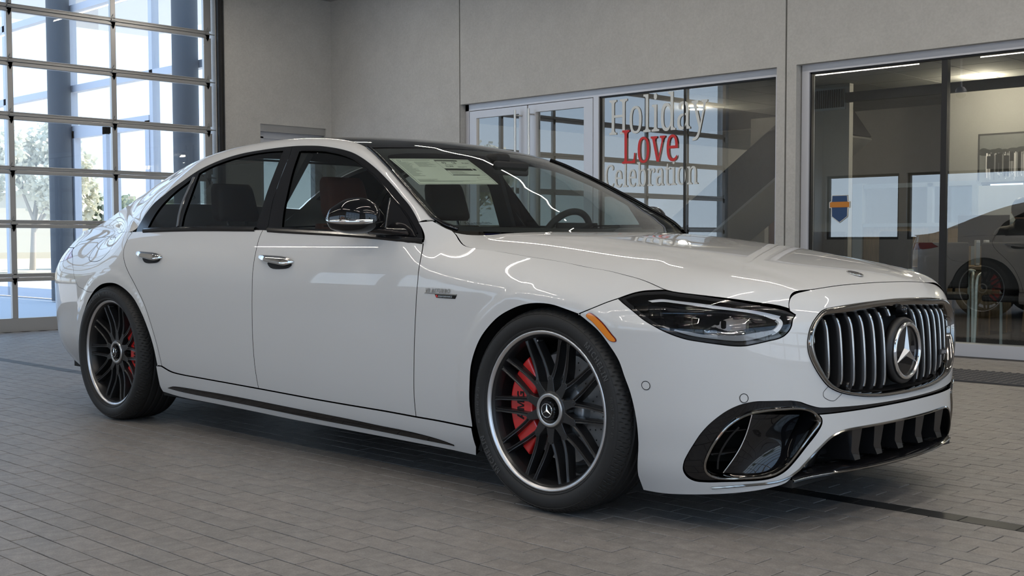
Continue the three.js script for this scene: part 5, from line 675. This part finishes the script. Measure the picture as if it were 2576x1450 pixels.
// --- headlamps ---
{
  const hlPoly = path(hlTopA, hlTopB, hlLow);
  const lensG = surf(inset(hlPoly, .004), ring, { du: .02, dv: .015, offset: .0 });
  const bezel = surf(keyhole(inset(hlPoly, .001), [inset(hlPoly, .011)]), ring, { du: .02, dv: .015, offset: -.003, depth: .02 });
  const N = 120, rim = resample([...hlPoly, hlPoly[0]], N).slice(0, N), c0 = [.68, .715];
  const tub = [0, .35, .75, 1].map((t) => rim.map(([u, v]) => { const k = 1 - .10 * t, uu = c0[0] + (u - c0[0]) * k, vv = c0[1] + (v - c0[1]) * k; return ring(uu, vv).addScaledVector(normalOf(ring, uu, Math.min(vv, .78), 1), -.006).add(V(-.095 * t, -.004 * t, -.03 * t)); }));
  const gTub = loft(tub, true), gEnd = capFan(tub[3]);
  const at = (u, v, d) => ring(u, v).addScaledVector(normalOf(ring, u, v, 1), -d);
  const frame = (u, v, d) => { const P = at(u, v, d), f = V(.86, -.02, .50).normalize(), r = V(0, 1, 0).cross(f).normalize(), up = f.clone().cross(r); return [P, f, r, up]; };
  const place = (g, u, v, d) => { const [P, f, r, up] = frame(u, v, d); return g.applyMatrix4(new THREE.Matrix4().makeBasis(r.clone().negate(), up, f).setPosition(P)); };
  const drl = surf(path(smooth([[.400, .7895], [.445, .7955], [.515, .791], [.614, .783], [.749, .768], [.879, .750], [.972, .731]], 4), smooth([[.972, .731], [.955, .722], [.879, .737], [.749, .756], [.614, .7735], [.515, .783], [.46, .787], [.42, .784]], 4)), ring, { du: .02, dv: .01, offset: -.022, depth: .012 });
  const drl2 = sweepOn(smooth([[.955, .724], [.972, .712], [.968, .692], [.950, .676], [.938, .672]], 5), offs(ring, -.022), [[-.007, -.008], [-.007, .002], [.007, .002], [.007, -.008]]);
  const sill = surf(path(smooth([[.470, .705], [.516, .690], [.558, .677], [.62, .664], [.70, .655], [.82, .648], [.90, .66], [.955, .674]], 4), [[.94, .684], [.80, .664], [.66, .668], [.57, .684], [.50, .702]]), ring, { du: .02, dv: .01, offset: -.016, depth: .02 });
  const hood3 = surf(path(smooth([[.35, .770], [.40, .782], [.5, .776], [.7, .758], [.9, .728]], 4), smooth([[.9, .722], [.7, .747], [.5, .764], [.42, .768], [.37, .762]], 4)), ring, { du: .02, dv: .01, offset: -.036, depth: .03 });
  const bowl = []; for (let i = 0; i <= 10; i++) { const t = i / 10, row = []; for (let j = 0; j < 32; j++) { const a = j / 32 * 2 * PI, k = .35 + .65 * t; row.push(at(.785 + .118 * Math.cos(a) * k, .690 + .040 * Math.sin(a) * k, .030 + .03 * (1 - t * t))); } bowl.push(row); }
  const gBowl = loft(bowl, true), gBowlC = capFan(bowl[0]);
  for (const k of [0, 1]) {
    const f = (g) => k ? mirrorZ(g) : g, H = new THREE.Group(); H.name = 'headlamp'; H.userData.label = 'headlamp with three lens modules and light strip'; car.add(H);
    part('lamp_lens', f(lensG), M.lens, H, 'clear headlamp cover'); part('lamp_bezel', f(bezel), M.trim, H); part('lamp_housing', f(merge([gTub, gEnd])), M.trim, H); part('light_strip', f(drl), M.frost, H, 'frosted light strip'); part('light_strip', f(drl2), M.frost, H); part('lamp_sill', f(sill), M.satinDark, H); part('lamp_hood', f(hood3), M.trim, H); part('reflector', f(merge([gBowl, gBowlC])), M.mirrorDark, H, 'large mirrored reflector');
    for (const [u, v] of [[.475, .742], [.605, .722]]) {
      part('projector_body', f(place(rbox(.060, .026, .05, .006, 0, 0, -.01), u - .030, v + .006, .048)), M.satinDark, H);
      part('projector_lens', f(place(rbox(.020, .032, .02, .008, 0, 0, 0), u + .012, v, .026)), M.clear, H); part('projector_window', f(place(rbox(.026, .015, .006, .002, 0, 0, .018), u - .035, v + .008, .046)), M.chrome, H);
    }
    part('projector_lens', f(place(rbox(.018, .028, .014, .007, 0, 0, 0), .735, .712, .020)), M.clear, H);
    part('turn_reflector', f(place(rbox(.055, .026, .03, .004), .885, .704, .034)), M.chrome, H); part('turn_frame', f(place(rbox(.072, .042, .02, .006, 0, 0, -.02), .888, .703, .034)), M.satinDark, H);
    part('lower_reflector', f(place(new THREE.SphereGeometry(.020, 20, 14, 0, 2 * PI, 0, PI / 2).rotateX(PI / 2), .540, .693, .034)), M.clear, H);
    part('side_wing', f(place(rbox(.05, .02, .004, .001), .395, .758, .018)), M.satinDark, H);
  }
}
// --- wheels (built round the z axis, outer face to +z) ---
const fontBold = await new FontLoader().loadAsync('fonts/droid/droid_sans_bold.typeface.json'), fontReg = await new FontLoader().loadAsync('fonts/droid/droid_sans_regular.typeface.json'), fontSerif = await new FontLoader().loadAsync('fonts/droid/droid_serif_regular.typeface.json');
const textG = (s, size, depth, font = fontBold) => { const g = new TextGeometry(s, { font, size, depth, curveSegments: 3, bevelEnabled: false }); g.computeBoundingBox(); return g; };
function arcText(s, size, r, a0, z, depth = .0015, font = fontBold, gap = 1.12, sx = 1) { // reads clockwise, tops outward
  const out = []; let a = a0; for (const ch of s) { if (ch === ' ') { a -= size * .55 * gap * sx / r; continue; } const g = textG(ch, size, depth, font), w = (g.boundingBox.max.x - g.boundingBox.min.x) * sx; g.translate(-g.boundingBox.min.x, 0, 0).scale(sx, 1, 1).translate(-w / 2, 0, 0); const t = a - w / 2 / r; g.rotateZ(t - PI / 2).translate(r * Math.cos(t), r * Math.sin(t), z); out.push(g); a -= (w + size * .17 * gap) / r; } return merge(out);
}
function tyreGeo(hw) {
  const R = .3685, pts = [], pr = [[.2835, hw - .014], [.287, hw - .004], [.291, hw + .003], [.2955, hw + .0045], [.299, hw + .0035], [.303, hw + .0075], [.314, hw + .0115], [.327, hw + .0125], [.338, hw + .0110], [.3455, hw + .0075], [.3470, hw + .0085], [.3535, hw + .0025], [.3590, hw - .006], [.3638, hw - .018], [.3664, hw - .030]];
  for (let i = 0; i <= 34; i++) { const z = (hw - .036) * (1 - 2 * i / 34), q = z / hw; pts.push([R - .0022 * q * q * q * q, z, 1]); }
  const prof = [...pr.map((p) => [...p, 0]), ...pts, ...pr.slice().reverse().map(([r, z]) => [r, -z, 0])];
  const NT = 560, nl = 70, m = prof.length, pos = new Float32Array(m * NT * 3), idx = [];
  for (let i = 0; i < NT; i++) {
    const a = i / NT * 2 * PI; for (let j = 0; j < m; j++) {
      let [r, z] = prof[j]; const az = Math.abs(z);
      if (prof[j][2]) for (const g of [.020, .062]) if (Math.abs(az - g) < .0052) r -= .0065;
      if (az > hw * .62 && r > .3495) { const ph = ((i + (z > 0 ? 1 : -1) * Math.round((az - hw) * 260)) % 8 + 8) % 8; if (ph === 0) r -= .0042 * Math.min(1, (r - .348) / .006 + .25); }
      const o = (i * m + j) * 3; pos[o] = r * Math.cos(a); pos[o + 1] = r * Math.sin(a); pos[o + 2] = z;
    }
    const n = (i + 1) % NT; for (let j = 0; j < m - 1; j++) { const A = i * m + j, B = n * m + j; idx.push(A, A + 1, B, B, A + 1, B + 1); }
  }
  const g = new THREE.BufferGeometry(); g.setAttribute('position', new THREE.BufferAttribute(pos, 3)); g.setIndex(idx); g.computeVertexNormals(); return toCreasedNormals(g, .6);
}
const rimParts = (() => {
  const L = .115, o = {};
  o.barrel = lathe([[.2835, L - .012], [.270, L - .018], [.262, L - .035], [.258, L - .09], [.250, -.03], [.262, -.105], [.285, -.115]].reverse().map(([r, z]) => [r, z]), 96).rotateX(PI / 2);
  o.lip = lathe([[.2885, L - .012], [.2897, L - .004], [.2888, L + .0015], [.2850, L + .003], [.2800, L + .002], [.2775, L - .002], [.2735, L - .003], [.2725, L - .010]].reverse(), 128).rotateX(PI / 2);
  o.ledge = lathe([[.2728, L - .006], [.2700, L - .012], [.2640, L - .017], [.258, L - .045]].reverse(), 96).rotateX(PI / 2);
  const leg = (s) => { // one leg of a V spoke, pointing up
    const rows = [], P0 = [s * .0052, .108], P1 = [s * .2690 * Math.sin(13.6 * RAD), .2690 * Math.cos(13.6 * RAD)], nx = (P1[1] - P0[1]), ny = -(P1[0] - P0[0]), nl = Math.hypot(nx, ny);
    for (let i = 0; i <= 12; i++) { const t = i / 12, w = .0088 - .0016 * t + .004 * sm(.86, 1, t), zf = .082 + .017 * sm(.1, 1, t) - .006 * Math.sin(t * PI), d = .042 - .010 * t, cx = P0[0] + (P1[0] - P0[0]) * t, cy = P0[1] + (P1[1] - P0[1]) * t, q = (x, z) => V(cx + nx / nl * x, cy + ny / nl * x, z); rows.push([q(-w * 1.1, zf - d), q(-w, zf - .008), q(-w * .80, zf), q(-w * .46, zf - .0003), q(0, zf - .0042), q(w * .46, zf - .0003), q(w * .80, zf), q(w, zf - .008), q(w * 1.1, zf - d)]); }
    return toCreasedNormals(loft(rows), .35);
  };
  const root = new THREE.ExtrudeGeometry(new THREE.Shape([[-.021, .05], [.021, .05], [.0150, .080], [.0125, .100], [.0130, .112], [.0040, .124], [0, .122], [-.0040, .124], [-.0130, .112], [-.0125, .100], [-.0150, .080]].map((p) => new THREE.Vector2(...p))), { depth: .036, bevelThickness: .003, bevelSize: .002, bevelSegments: 2 }).translate(0, 0, .042);
  o.spoke = merge([leg(1), leg(-1), root]);
  o.hub = lathe([[0, .04], [.074, .04], [.0745, .070], [.070, .080], [.062, .084], [.046, .084], [.044, .070], [0, .066]].reverse(), 64).rotateX(PI / 2);
  o.hubRing = lathe([[.0625, .083], [.0615, .088], [.058, .0905], [.049, .0900], [.0465, .087], [.0455, .076]].reverse(), 72).rotateX(PI / 2);
  o.nut = new THREE.ExtrudeGeometry((() => { const s = new THREE.Shape(); for (let i = 0; i <= 48; i++) { const a = i / 48 * 2 * PI, r = .0340 - .0032 * (Math.cos(a * 12) > .2 ? 1 : 0); i ? s.lineTo(r * Math.cos(a), r * Math.sin(a)) : s.moveTo(r, 0); } return s; })(), { depth: .028, bevelThickness: .003, bevelSize: .002, bevelSegments: 2 }).translate(0, 0, .066);
  o.cap = lathe([[0, .1005], [.022, .1005], [.0265, .099], [.028, .094]].reverse(), 40).rotateX(PI / 2);
  const st = [new THREE.TorusGeometry(.0245, .0016, 8, 48).translate(0, 0, .101)]; for (let k = 0; k < 3; k++) { const a = PI / 2 + k * 2 * PI / 3, q = (r, t, z) => V(r * Math.cos(t), r * Math.sin(t), z), A = q(.0235, a, .1015), Lp = q(.0048, a + PI / 3, .1015), Rp = q(.0048, a - PI / 3, .1015), C = V(0, 0, .1050); for (const t of [[A, Lp, C], [A, C, Rp]]) { const g = new THREE.BufferGeometry().setFromPoints(t); g.computeVertexNormals(); st.push(g); } }
  o.star = merge(st);
  const ds = new THREE.Shape().absarc(0, 0, .200, 0, 2 * PI), hol = (x, y, r) => { const p = new THREE.Path(); p.absarc(x, y, r, 0, 2 * PI, true); ds.holes.push(p); }; hol(0, 0, .118); for (let i = 0; i < 24; i++) for (const [r, d] of [[.135, 0], [.156, .33], [.178, .66]]) { const a = (i + d) / 24 * 2 * PI; hol(r * Math.cos(a), r * Math.sin(a), .0032); }
  o.disc = new THREE.ExtrudeGeometry(ds, { depth: .030, bevelEnabled: false, curveSegments: 10 }).translate(0, 0, -.032);
  o.hat = lathe([[.060, .030], [.100, .028], [.112, .020], [.114, -.004], [.122, -.006]].reverse(), 64).rotateX(PI / 2);
  const cs = new THREE.Shape(); const a0 = 128 * RAD, a1 = 232 * RAD; cs.absarc(0, 0, .212, a0, a1, false); cs.absarc(0, 0, .118, a1 - .10, a0 + .10, true);
  o.caliper = new THREE.ExtrudeGeometry(cs, { depth: .062, bevelThickness: .009, bevelSize: .009, bevelSegments: 4, curveSegments: 24 }).translate(0, 0, -.010);
  return o;
})();
const calText = (() => { const g = textG('AMG', .034, .001); g.center().rotateZ(PI / 2).translate(-.166, 0, .0623); return g; })();
function wheel(x, y, side, hw, face, phase, calA, texts) {
  const w = new THREE.Group(); w.name = 'wheel'; w.userData.label = 'black cross-spoke wheel with low profile tyre'; w.position.set(x, y, side * (face - .115)); if (side < 0) w.rotation.y = PI; car.add(w);
  const ty = part('tyre', tyres[hw], M.rubber, w); part('rim_barrel', rimParts.barrel, M.rimBlack, w); part('rim_lip', rimParts.lip, M.rimLip, w, 'silver rim edge'); part('rim_ledge', rimParts.ledge, M.rimBlack, w);
  for (let k = 0; k < 10; k++) { const s = part('spoke', rimParts.spoke, M.rimBlack, w); s.rotation.z = k * 36 * RAD + phase; }
  part('hub', rimParts.hub, M.rimBlack, w); part('hub_ring', rimParts.hubRing, M.satin, w, 'silver hub ring'); part('centre_nut', rimParts.nut, M.piano, w); part('centre_cap', rimParts.cap, M.piano, w); const st = part('cap_star', rimParts.star, M.chrome, w); st.rotation.z = phase * .5;
  part('brake_disc', rimParts.disc, M.disc, w, 'drilled steel brake disc'); part('disc_hat', rimParts.hat, M.discHat, w); const c = part('brake_caliper', rimParts.caliper, M.red, w, 'red brake caliper'); c.rotation.z = calA; const ct = part('caliper_script', calText, M.void, w); ct.rotation.z = calA;
  part('dust_shield', [lathe([[.07, -.055], [.20, -.055], [.215, -.045]].reverse(), 48).rotateX(PI / 2)], M.zincW, w);
  texts.forEach((g) => part('tyre_lettering', g, M.rubberText, w));
  part('valve', [cyl(.003, .003, .026, 0, .252, .088, 10, 'z')], M.satin, w).rotation.z = 10 * RAD;
  return w;
}
const tyres = { .115: tyreGeo(.115), .125: tyreGeo(.125) };
{
  const zt = .115 + .0118, zr = .125 + .0118;
  const tF = [arcText('MICHELIN', .021, .3165, 51 * RAD, zt, .002, fontBold, 1.4), arcText('PILOT SPORT 4S', .0105, .322, 14 * RAD, zt, .0016, fontReg, 1.7), arcText('MICHELIN', .021, .3165, 229 * RAD, zt, .002, fontBold, 1.4), arcText('HL 255/40 ZR 21', .0105, .322, 193 * RAD, zt, .0016, fontBold, 1.3)];
  const tR = [arcText('MICHELIN', .021, .3165, 131 * RAD, zr, .002, fontBold, 1.4), arcText('HL 285/35 ZR 21', .0105, .322, 97 * RAD, zr, .0016, fontBold, 1.3)];
  wheel(0, .3685, 1, .115, .942, 0, 0, tF); wheel(-3.216, .3685, 1, .125, .940, 0, PI, tR);
  wheel(0, .3685, -1, .115, .942, .2, PI, []); wheel(-3.216, .3685, -1, .125, .940, .1, 0, []);
}
// --- door mirrors ---
{
  const S = [0, .05, .15, .3, .5, .7, .85, .95, 1], top = new NS(S, [1.080, 1.098, 1.128, 1.150, 1.153, 1.142, 1.120, 1.096, 1.070]), bot = new NS(S, [1.050, 1.036, 1.020, 1.008, 1.004, 1.008, 1.018, 1.036, 1.062]), fwd = new NS(S, [.02, .045, .068, .084, .090, .080, .058, .033, .004]);
  const A = V(-.930, 0, .900), B = V(-1.105, 0, 1.066), ax = B.clone().sub(A), n = V(-ax.z, 0, ax.x).normalize(); if (n.x < 0) n.negate();
  const at = (s, a) => { const c = Math.cos(a), q = Math.sin(a), t = top.at(s), b = bot.at(s), m = 1.062, h = q > 0 ? t - m : m - b, f = c > 0 ? fwd.at(s) : .045 * Math.min(1, fwd.at(s) / .06); return A.clone().addScaledVector(ax, s).addScaledVector(n, f * Math.sign(c) * Math.pow(Math.abs(c), .8)).add(V(0, m + h * Math.sign(q) * Math.pow(Math.abs(q), .85), 0)); };
  const rows = []; for (let i = 0; i <= 40; i++) { const s = .5 - .5 * Math.cos(i / 40 * PI), r = []; for (let j = 0; j < 40; j++) r.push(at(s, j / 40 * 2 * PI)); rows.push(r); }
  const cap = merge([loft(rows, true), capFan(rows[0]), capFan(rows[40])]);
  const bandA = []; for (let i = 0; i <= 30; i++) { const s = .16 + .83 * i / 30; bandA.push([.16, .10, .03, -.05, -.12].map((a, k) => at(s, a - .16).addScaledVector(n, [.001, .004, .005, .004, .001][k]))); }
  const bandG = loft(bandA);
  const gapG = tube([...Array(24)].map((_, i) => at(.02 + .97 * i / 23, -.34).addScaledVector(n, .001)), .0016, false, 60, 5);
  const foot = (() => { const r = []; for (let i = 0; i <= 10; i++) { const t = i / 10, c = V(-.985 + .13 * t, 1.026 - .022 * t, .945 - .065 * t), h = .020 - .006 * Math.sin(t * PI) + .006 * t, d = .032 + .030 * t, o = []; for (let j = 0; j < 16; j++) { const a = j / 16 * 2 * PI; o.push(c.clone().add(V(d * Math.cos(a), h * Math.sin(a), .008 * Math.cos(a)))); } r.push(o); } return merge([loft(r, true), capFan(r[0]), capFan(r[10])]); })();
  const sail = surf([[-1.004, 1.150], [-.967, 1.055], [-.943, 1.002], [-.752, .992], [-.842, 1.064], [-.915, 1.109]], glassSurf, { du: .02, dv: .02, offset: .0035, depth: .006 });
  const sailEdge = sweepOn([[-1.005, 1.152], [-.986, 1.10], [-.967, 1.055], [-.952, 1.02]], glassSurf, [[-.003, .002], [-.002, .007], [.002, .007], [.003, .002]]);
  doorsF.forEach((d, k) => { const f = (g) => k ? mirrorZ(g) : g; const m = new THREE.Group(); m.name = 'door_mirror'; m.userData.label = 'gloss black door mirror'; car.add(m); part('mirror_cap', f(cap), M.piano, m); part('mirror_signal', f(bandG), M.chrome, m, 'bright signal strip'); part('mirror_joint', f(gapG), M.void, m); part('mirror_foot', f(foot), M.piano, m); part('mirror_sail', f(sail), M.trim, m); part('sail_edge', f(sailEdge), M.chrome, m); });
}
// --- fender badge ---
{
  const mk = (s, size, x, y, depth = .002, sx = 1) => { const g = textG(s, size, depth); g.scale(sx, 1, 1); const p = g.attributes.position, n = g.attributes.normal; for (let i = 0; i < p.count; i++) { const u = x + p.getX(i) + p.getY(i) * .22, v = y + p.getY(i), h = p.getZ(i), P = ring(u, v), N = normalOf(ring, u, v, 1); P.addScaledVector(N, h + .0008); p.setXYZ(i, P.x, P.y, P.z); } g.computeVertexNormals(); return g; };
  for (const k of [0, 1]) { const B = new THREE.Group(); B.name = 'fender_badge'; B.userData.label = 'chrome V8 biturbo script badge'; car.add(B); const f = (g) => k ? mirrorZ(g) : g;
    part('badge_script', f(mk('V8 BITURBO', .0155, -.620, .7755, .0025, 1.16)), M.chrome, B); part('badge_bar', f(surf([[-.625, .771], [-.560, .7695], [-.443, .7685], [-.440, .7715], [-.560, .7725], [-.620, .774]], ring, { du: .03, dv: .03, offset: .002, depth: .002 })), M.chrome, B); part('badge_plate', f(surf([[-.565, .7685], [-.442, .7675], [-.450, .7545], [-.556, .7555]], ring, { du: .03, dv: .03, offset: .002, depth: .002 })), M.piano, B); part('badge_subscript', f(mk('PERFORMANCE', .0072, -.545, .7580, .003, 1.1)), M.satin, B); part('badge_accent', f(surf([[-.560, .7665], [-.549, .7665], [-.546, .7575], [-.555, .7575]], ring, { du: .03, dv: .03, offset: .0028 })), M.red, B); }
  const g = textG('AMG', .013, .001); g.computeBoundingBox(); g.center().rotateY(PI / 2); const m = part('grille_script', g.translate(.8662, .545, -.386), M.chrome, grille);
}
// --- cabin ---
{
  const seat = (x, z, mat, rear) => {
    const s = new THREE.Group(); s.name = 'seat'; s.position.set(x, 0, z); car.add(s);
    const shape = (w0, w1, h, d, y, lean, xo) => { const rows = []; for (let i = 0; i <= 12; i++) { const t = i / 12, w = (w0 + (w1 - w0) * t) * (1 - .10 * Math.pow(Math.abs(2 * t - 1), 6)), dd = d * (1 - .25 * t) * (1 - .35 * Math.pow(Math.abs(2 * t - 1), 10)), r = []; for (let j = 0; j < 24; j++) { const a = j / 24 * 2 * PI, c = Math.cos(a), q = Math.sin(a); r.push(V(xo - lean * t + dd * Math.sign(c) * Math.pow(Math.abs(c), .6), y + h * t, w * Math.sign(q) * Math.pow(Math.abs(q), .45))); } rows.push(r); } return merge([loft(rows, true), capFan(rows[0]), capFan(rows[12])]); };
    part('cushion', rbox(.54, .20, .52, .07, .16, .44, 0), mat, s); part('backrest', shape(.255, .215, .60, .085, .46, .22, -.05), mat, s);
    part('headrest', shape(.135, .120, .205, .062, 1.085, .05, -.285), mat, s, 'padded headrest');
    for (const q of [-.06, .06]) part('headrest_post', [bar([-.262, 1.03, q], [-.29, 1.10, q], .007)], M.satin, s);
    return s;
  };
  seat(-1.56, .38, M.leatherRed); seat(-1.64, -.38, M.leather); seat(-2.52, .40, M.leather, true); seat(-2.52, -.40, M.leather, true);
  const rimW = new THREE.TorusGeometry(.178, .0165, 14, 64), sw = new THREE.Group(); sw.name = 'steering_wheel'; sw.position.set(-1.085, .955, -.38); sw.rotation.set(0, 0, -.42); car.add(sw);
  part('wheel_rim', rimW.rotateY(PI / 2), M.cabin, sw); part('wheel_hub', rbox(.05, .13, .15, .02), M.cabin, sw); for (const z of [-.11, .11]) part('wheel_spoke', box(.02, .03, .13, 0, -.01, z), M.cabin, sw);
  const dash = []; for (let i = 0; i <= 14; i++) { const t = i / 14, r = []; for (let j = 0; j <= 24; j++) { const s = -1 + 2 * j / 24, ex = -.66 - .40 * t + .26 * (1 - s * s) * (1 - t); r.push(V(ex, 1.000 - .022 * t - .02 * s * s - (t > .9 ? (t - .9) * 1.5 : 0), s * (.74 + .02 * t))); } dash.push(r); } part('dashboard', [loft(dash), span(-1.10, -1.03, .55, .955, -.76, .76)], M.cabin, car);
  part('cluster_screen', [rbox(.02, .10, .30, .006, -1.00, 1.012, -.38)], M.piano, car);
  part('headliner', surf([[-.97, .02], [.97, .02], [.97, .98], [-.97, .98]], roofMap, { du: .1, dv: .1, sgn: -1, offset: -.03 }), M.headliner, car);
  const pil = surf([[2, .1], [26, .1], [26, .95], [2, .95]], rail, { du: .5, dv: .2, sgn: -1, offset: -.022 }); for (const g of [pil, mirrorZ(pil)]) part('pillar_trim', g, M.headliner, car);
  part('parcel_shelf', [span(-3.55, -2.86, 1.00, 1.03, -.70, .70)], M.cabin, car); part('rear_bulkhead', [span(-2.92, -2.87, .4, 1.02, -.78, .78)], M.cabin, car); part('console', [rbox(1.3, .30, .26, .04, -1.75, .50, 0)], M.cabin, car); part('cabin_floor', [span(-2.9, -.7, .20, .26, -.84, .84)], M.cabin, car);
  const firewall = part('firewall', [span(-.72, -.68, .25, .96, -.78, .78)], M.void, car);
  for (const s of [1, -1]) part('b_pillar_trim', [box(.10, .46, .03, -1.88, 1.20, .735 * s, -.5 * s, 0, -.14)], M.headliner, car);
  for (const s of [1, -1]) part('door_card', surf([[-.80, .30], [-.80, .965], [-1.8, 1.015], [-2.86, 1.02], [-2.86, .55], [-2.5, .30]], (x, y) => V(x, y, (sideZ(x, y) - .085) * s), { du: .1, dv: .1, sgn: s }), M.cabin, car);
  part('rear_view_mirror', [rbox(.03, .065, .22, .012, -1.08, 1.315, 0), rbox(.10, .05, .09, .02, -1.17, 1.365, 0)], M.cabin, car);
  part('ambient_light_strip', [box(.42, .006, .004, -2.18, 1.004, -.802)], std({ color: 0x2a20a0, emissive: 0x3a2cff, emissiveIntensity: .55 }), car, 'thin blue interior light line');
  // price sheet on the inside of the glass
  const sheetTex = canvasTex(1400, 760, (c, w, h) => {
    c.fillStyle = '#eef0e2'; c.fillRect(0, 0, w, h); c.strokeStyle = '#23271f'; c.lineWidth = 7; c.strokeRect(28, 26, w - 56, h - 52); c.fillStyle = '#1c1f1a';
    c.lineWidth = 5; c.beginPath(); c.arc(110, 78, 30, 0, 7); c.moveTo(110, 78); c.lineTo(110, 50); c.moveTo(110, 78); c.lineTo(86, 94); c.moveTo(110, 78); c.lineTo(134, 94); c.stroke();
    c.fillStyle = '#6c7066'; c.fillRect(170, 62, 470, 12); const bars = (x, y, n, wid, st = 15) => { for (let i = 0; i < n; i++) c.fillRect(x, y + i * st, wid * (.45 + .5 * rnd()), 5); };
    bars(60, 120, 26, 240); bars(330, 120, 10, 330); bars(60, 590, 4, 380); bars(60, 640, 4, 1180, 11);
    c.fillStyle = '#1c1f1a'; c.lineWidth = 4; c.strokeRect(720, 50, 620, 430); c.fillRect(722, 52, 420, 40); c.font = 'bold 76px sans-serif'; c.fillText('49', 800, 170); c.fillText('18', 985, 170); c.font = 'bold 46px sans-serif'; c.fillText('$5,000', 1180, 160); c.fillText('$2,800', 800, 262); c.fillRect(722, 300, 500, 52); c.fillRect(1240, 300, 60, 46);
    c.fillStyle = '#5b5f55'; bars(820, 196, 2, 300, 12); bars(1010, 245, 3, 200, 12); bars(750, 370, 6, 460, 15); c.fillStyle = '#1c1f1a'; c.fillRect(740, 462, 500, 16); c.strokeRect(1130, 540, 210, 60);
  });
  const quad = [[.924, .851], [.309, .850], [.368, .640], [.898, .630]], rows = []; const wn = offs(windscreen, -.006, -1);
  for (let i = 0; i <= 8; i++) { const t = i / 8, r = []; for (let j = 0; j <= 12; j++) { const s = j / 12, a = [quad[3][0] + (quad[2][0] - quad[3][0]) * s, quad[3][1] + (quad[2][1] - quad[3][1]) * s], b = [quad[0][0] + (quad[1][0] - quad[0][0]) * s, quad[0][1] + (quad[1][1] - quad[0][1]) * s]; r.push(wn(a[0] + (b[0] - a[0]) * t, a[1] + (b[1] - a[1]) * t)); } rows.push(r); }
  const sh = loft(rows); part('price_sheet', sh, std({ map: sheetTex, roughness: .7 }), car, 'white price sheet inside the windscreen');
  // script on the lower corner of the glass, wipers
  const wt = textG('Mercedes', .020, .0006, fontSerif), wp = wt.attributes.position; for (let i = 0; i < wp.count; i++) { const P = offs(windscreen, -.002, -1)(.885 - wp.getX(i) * 1.05, .120 + wp.getX(i) * .25 + wp.getY(i) * 2.2); wp.setXYZ(i, P.x, P.y, P.z); } wt.computeVertexNormals(); part('glass_script', wt, M.void, car);
}
renderer.render(scene, camera);
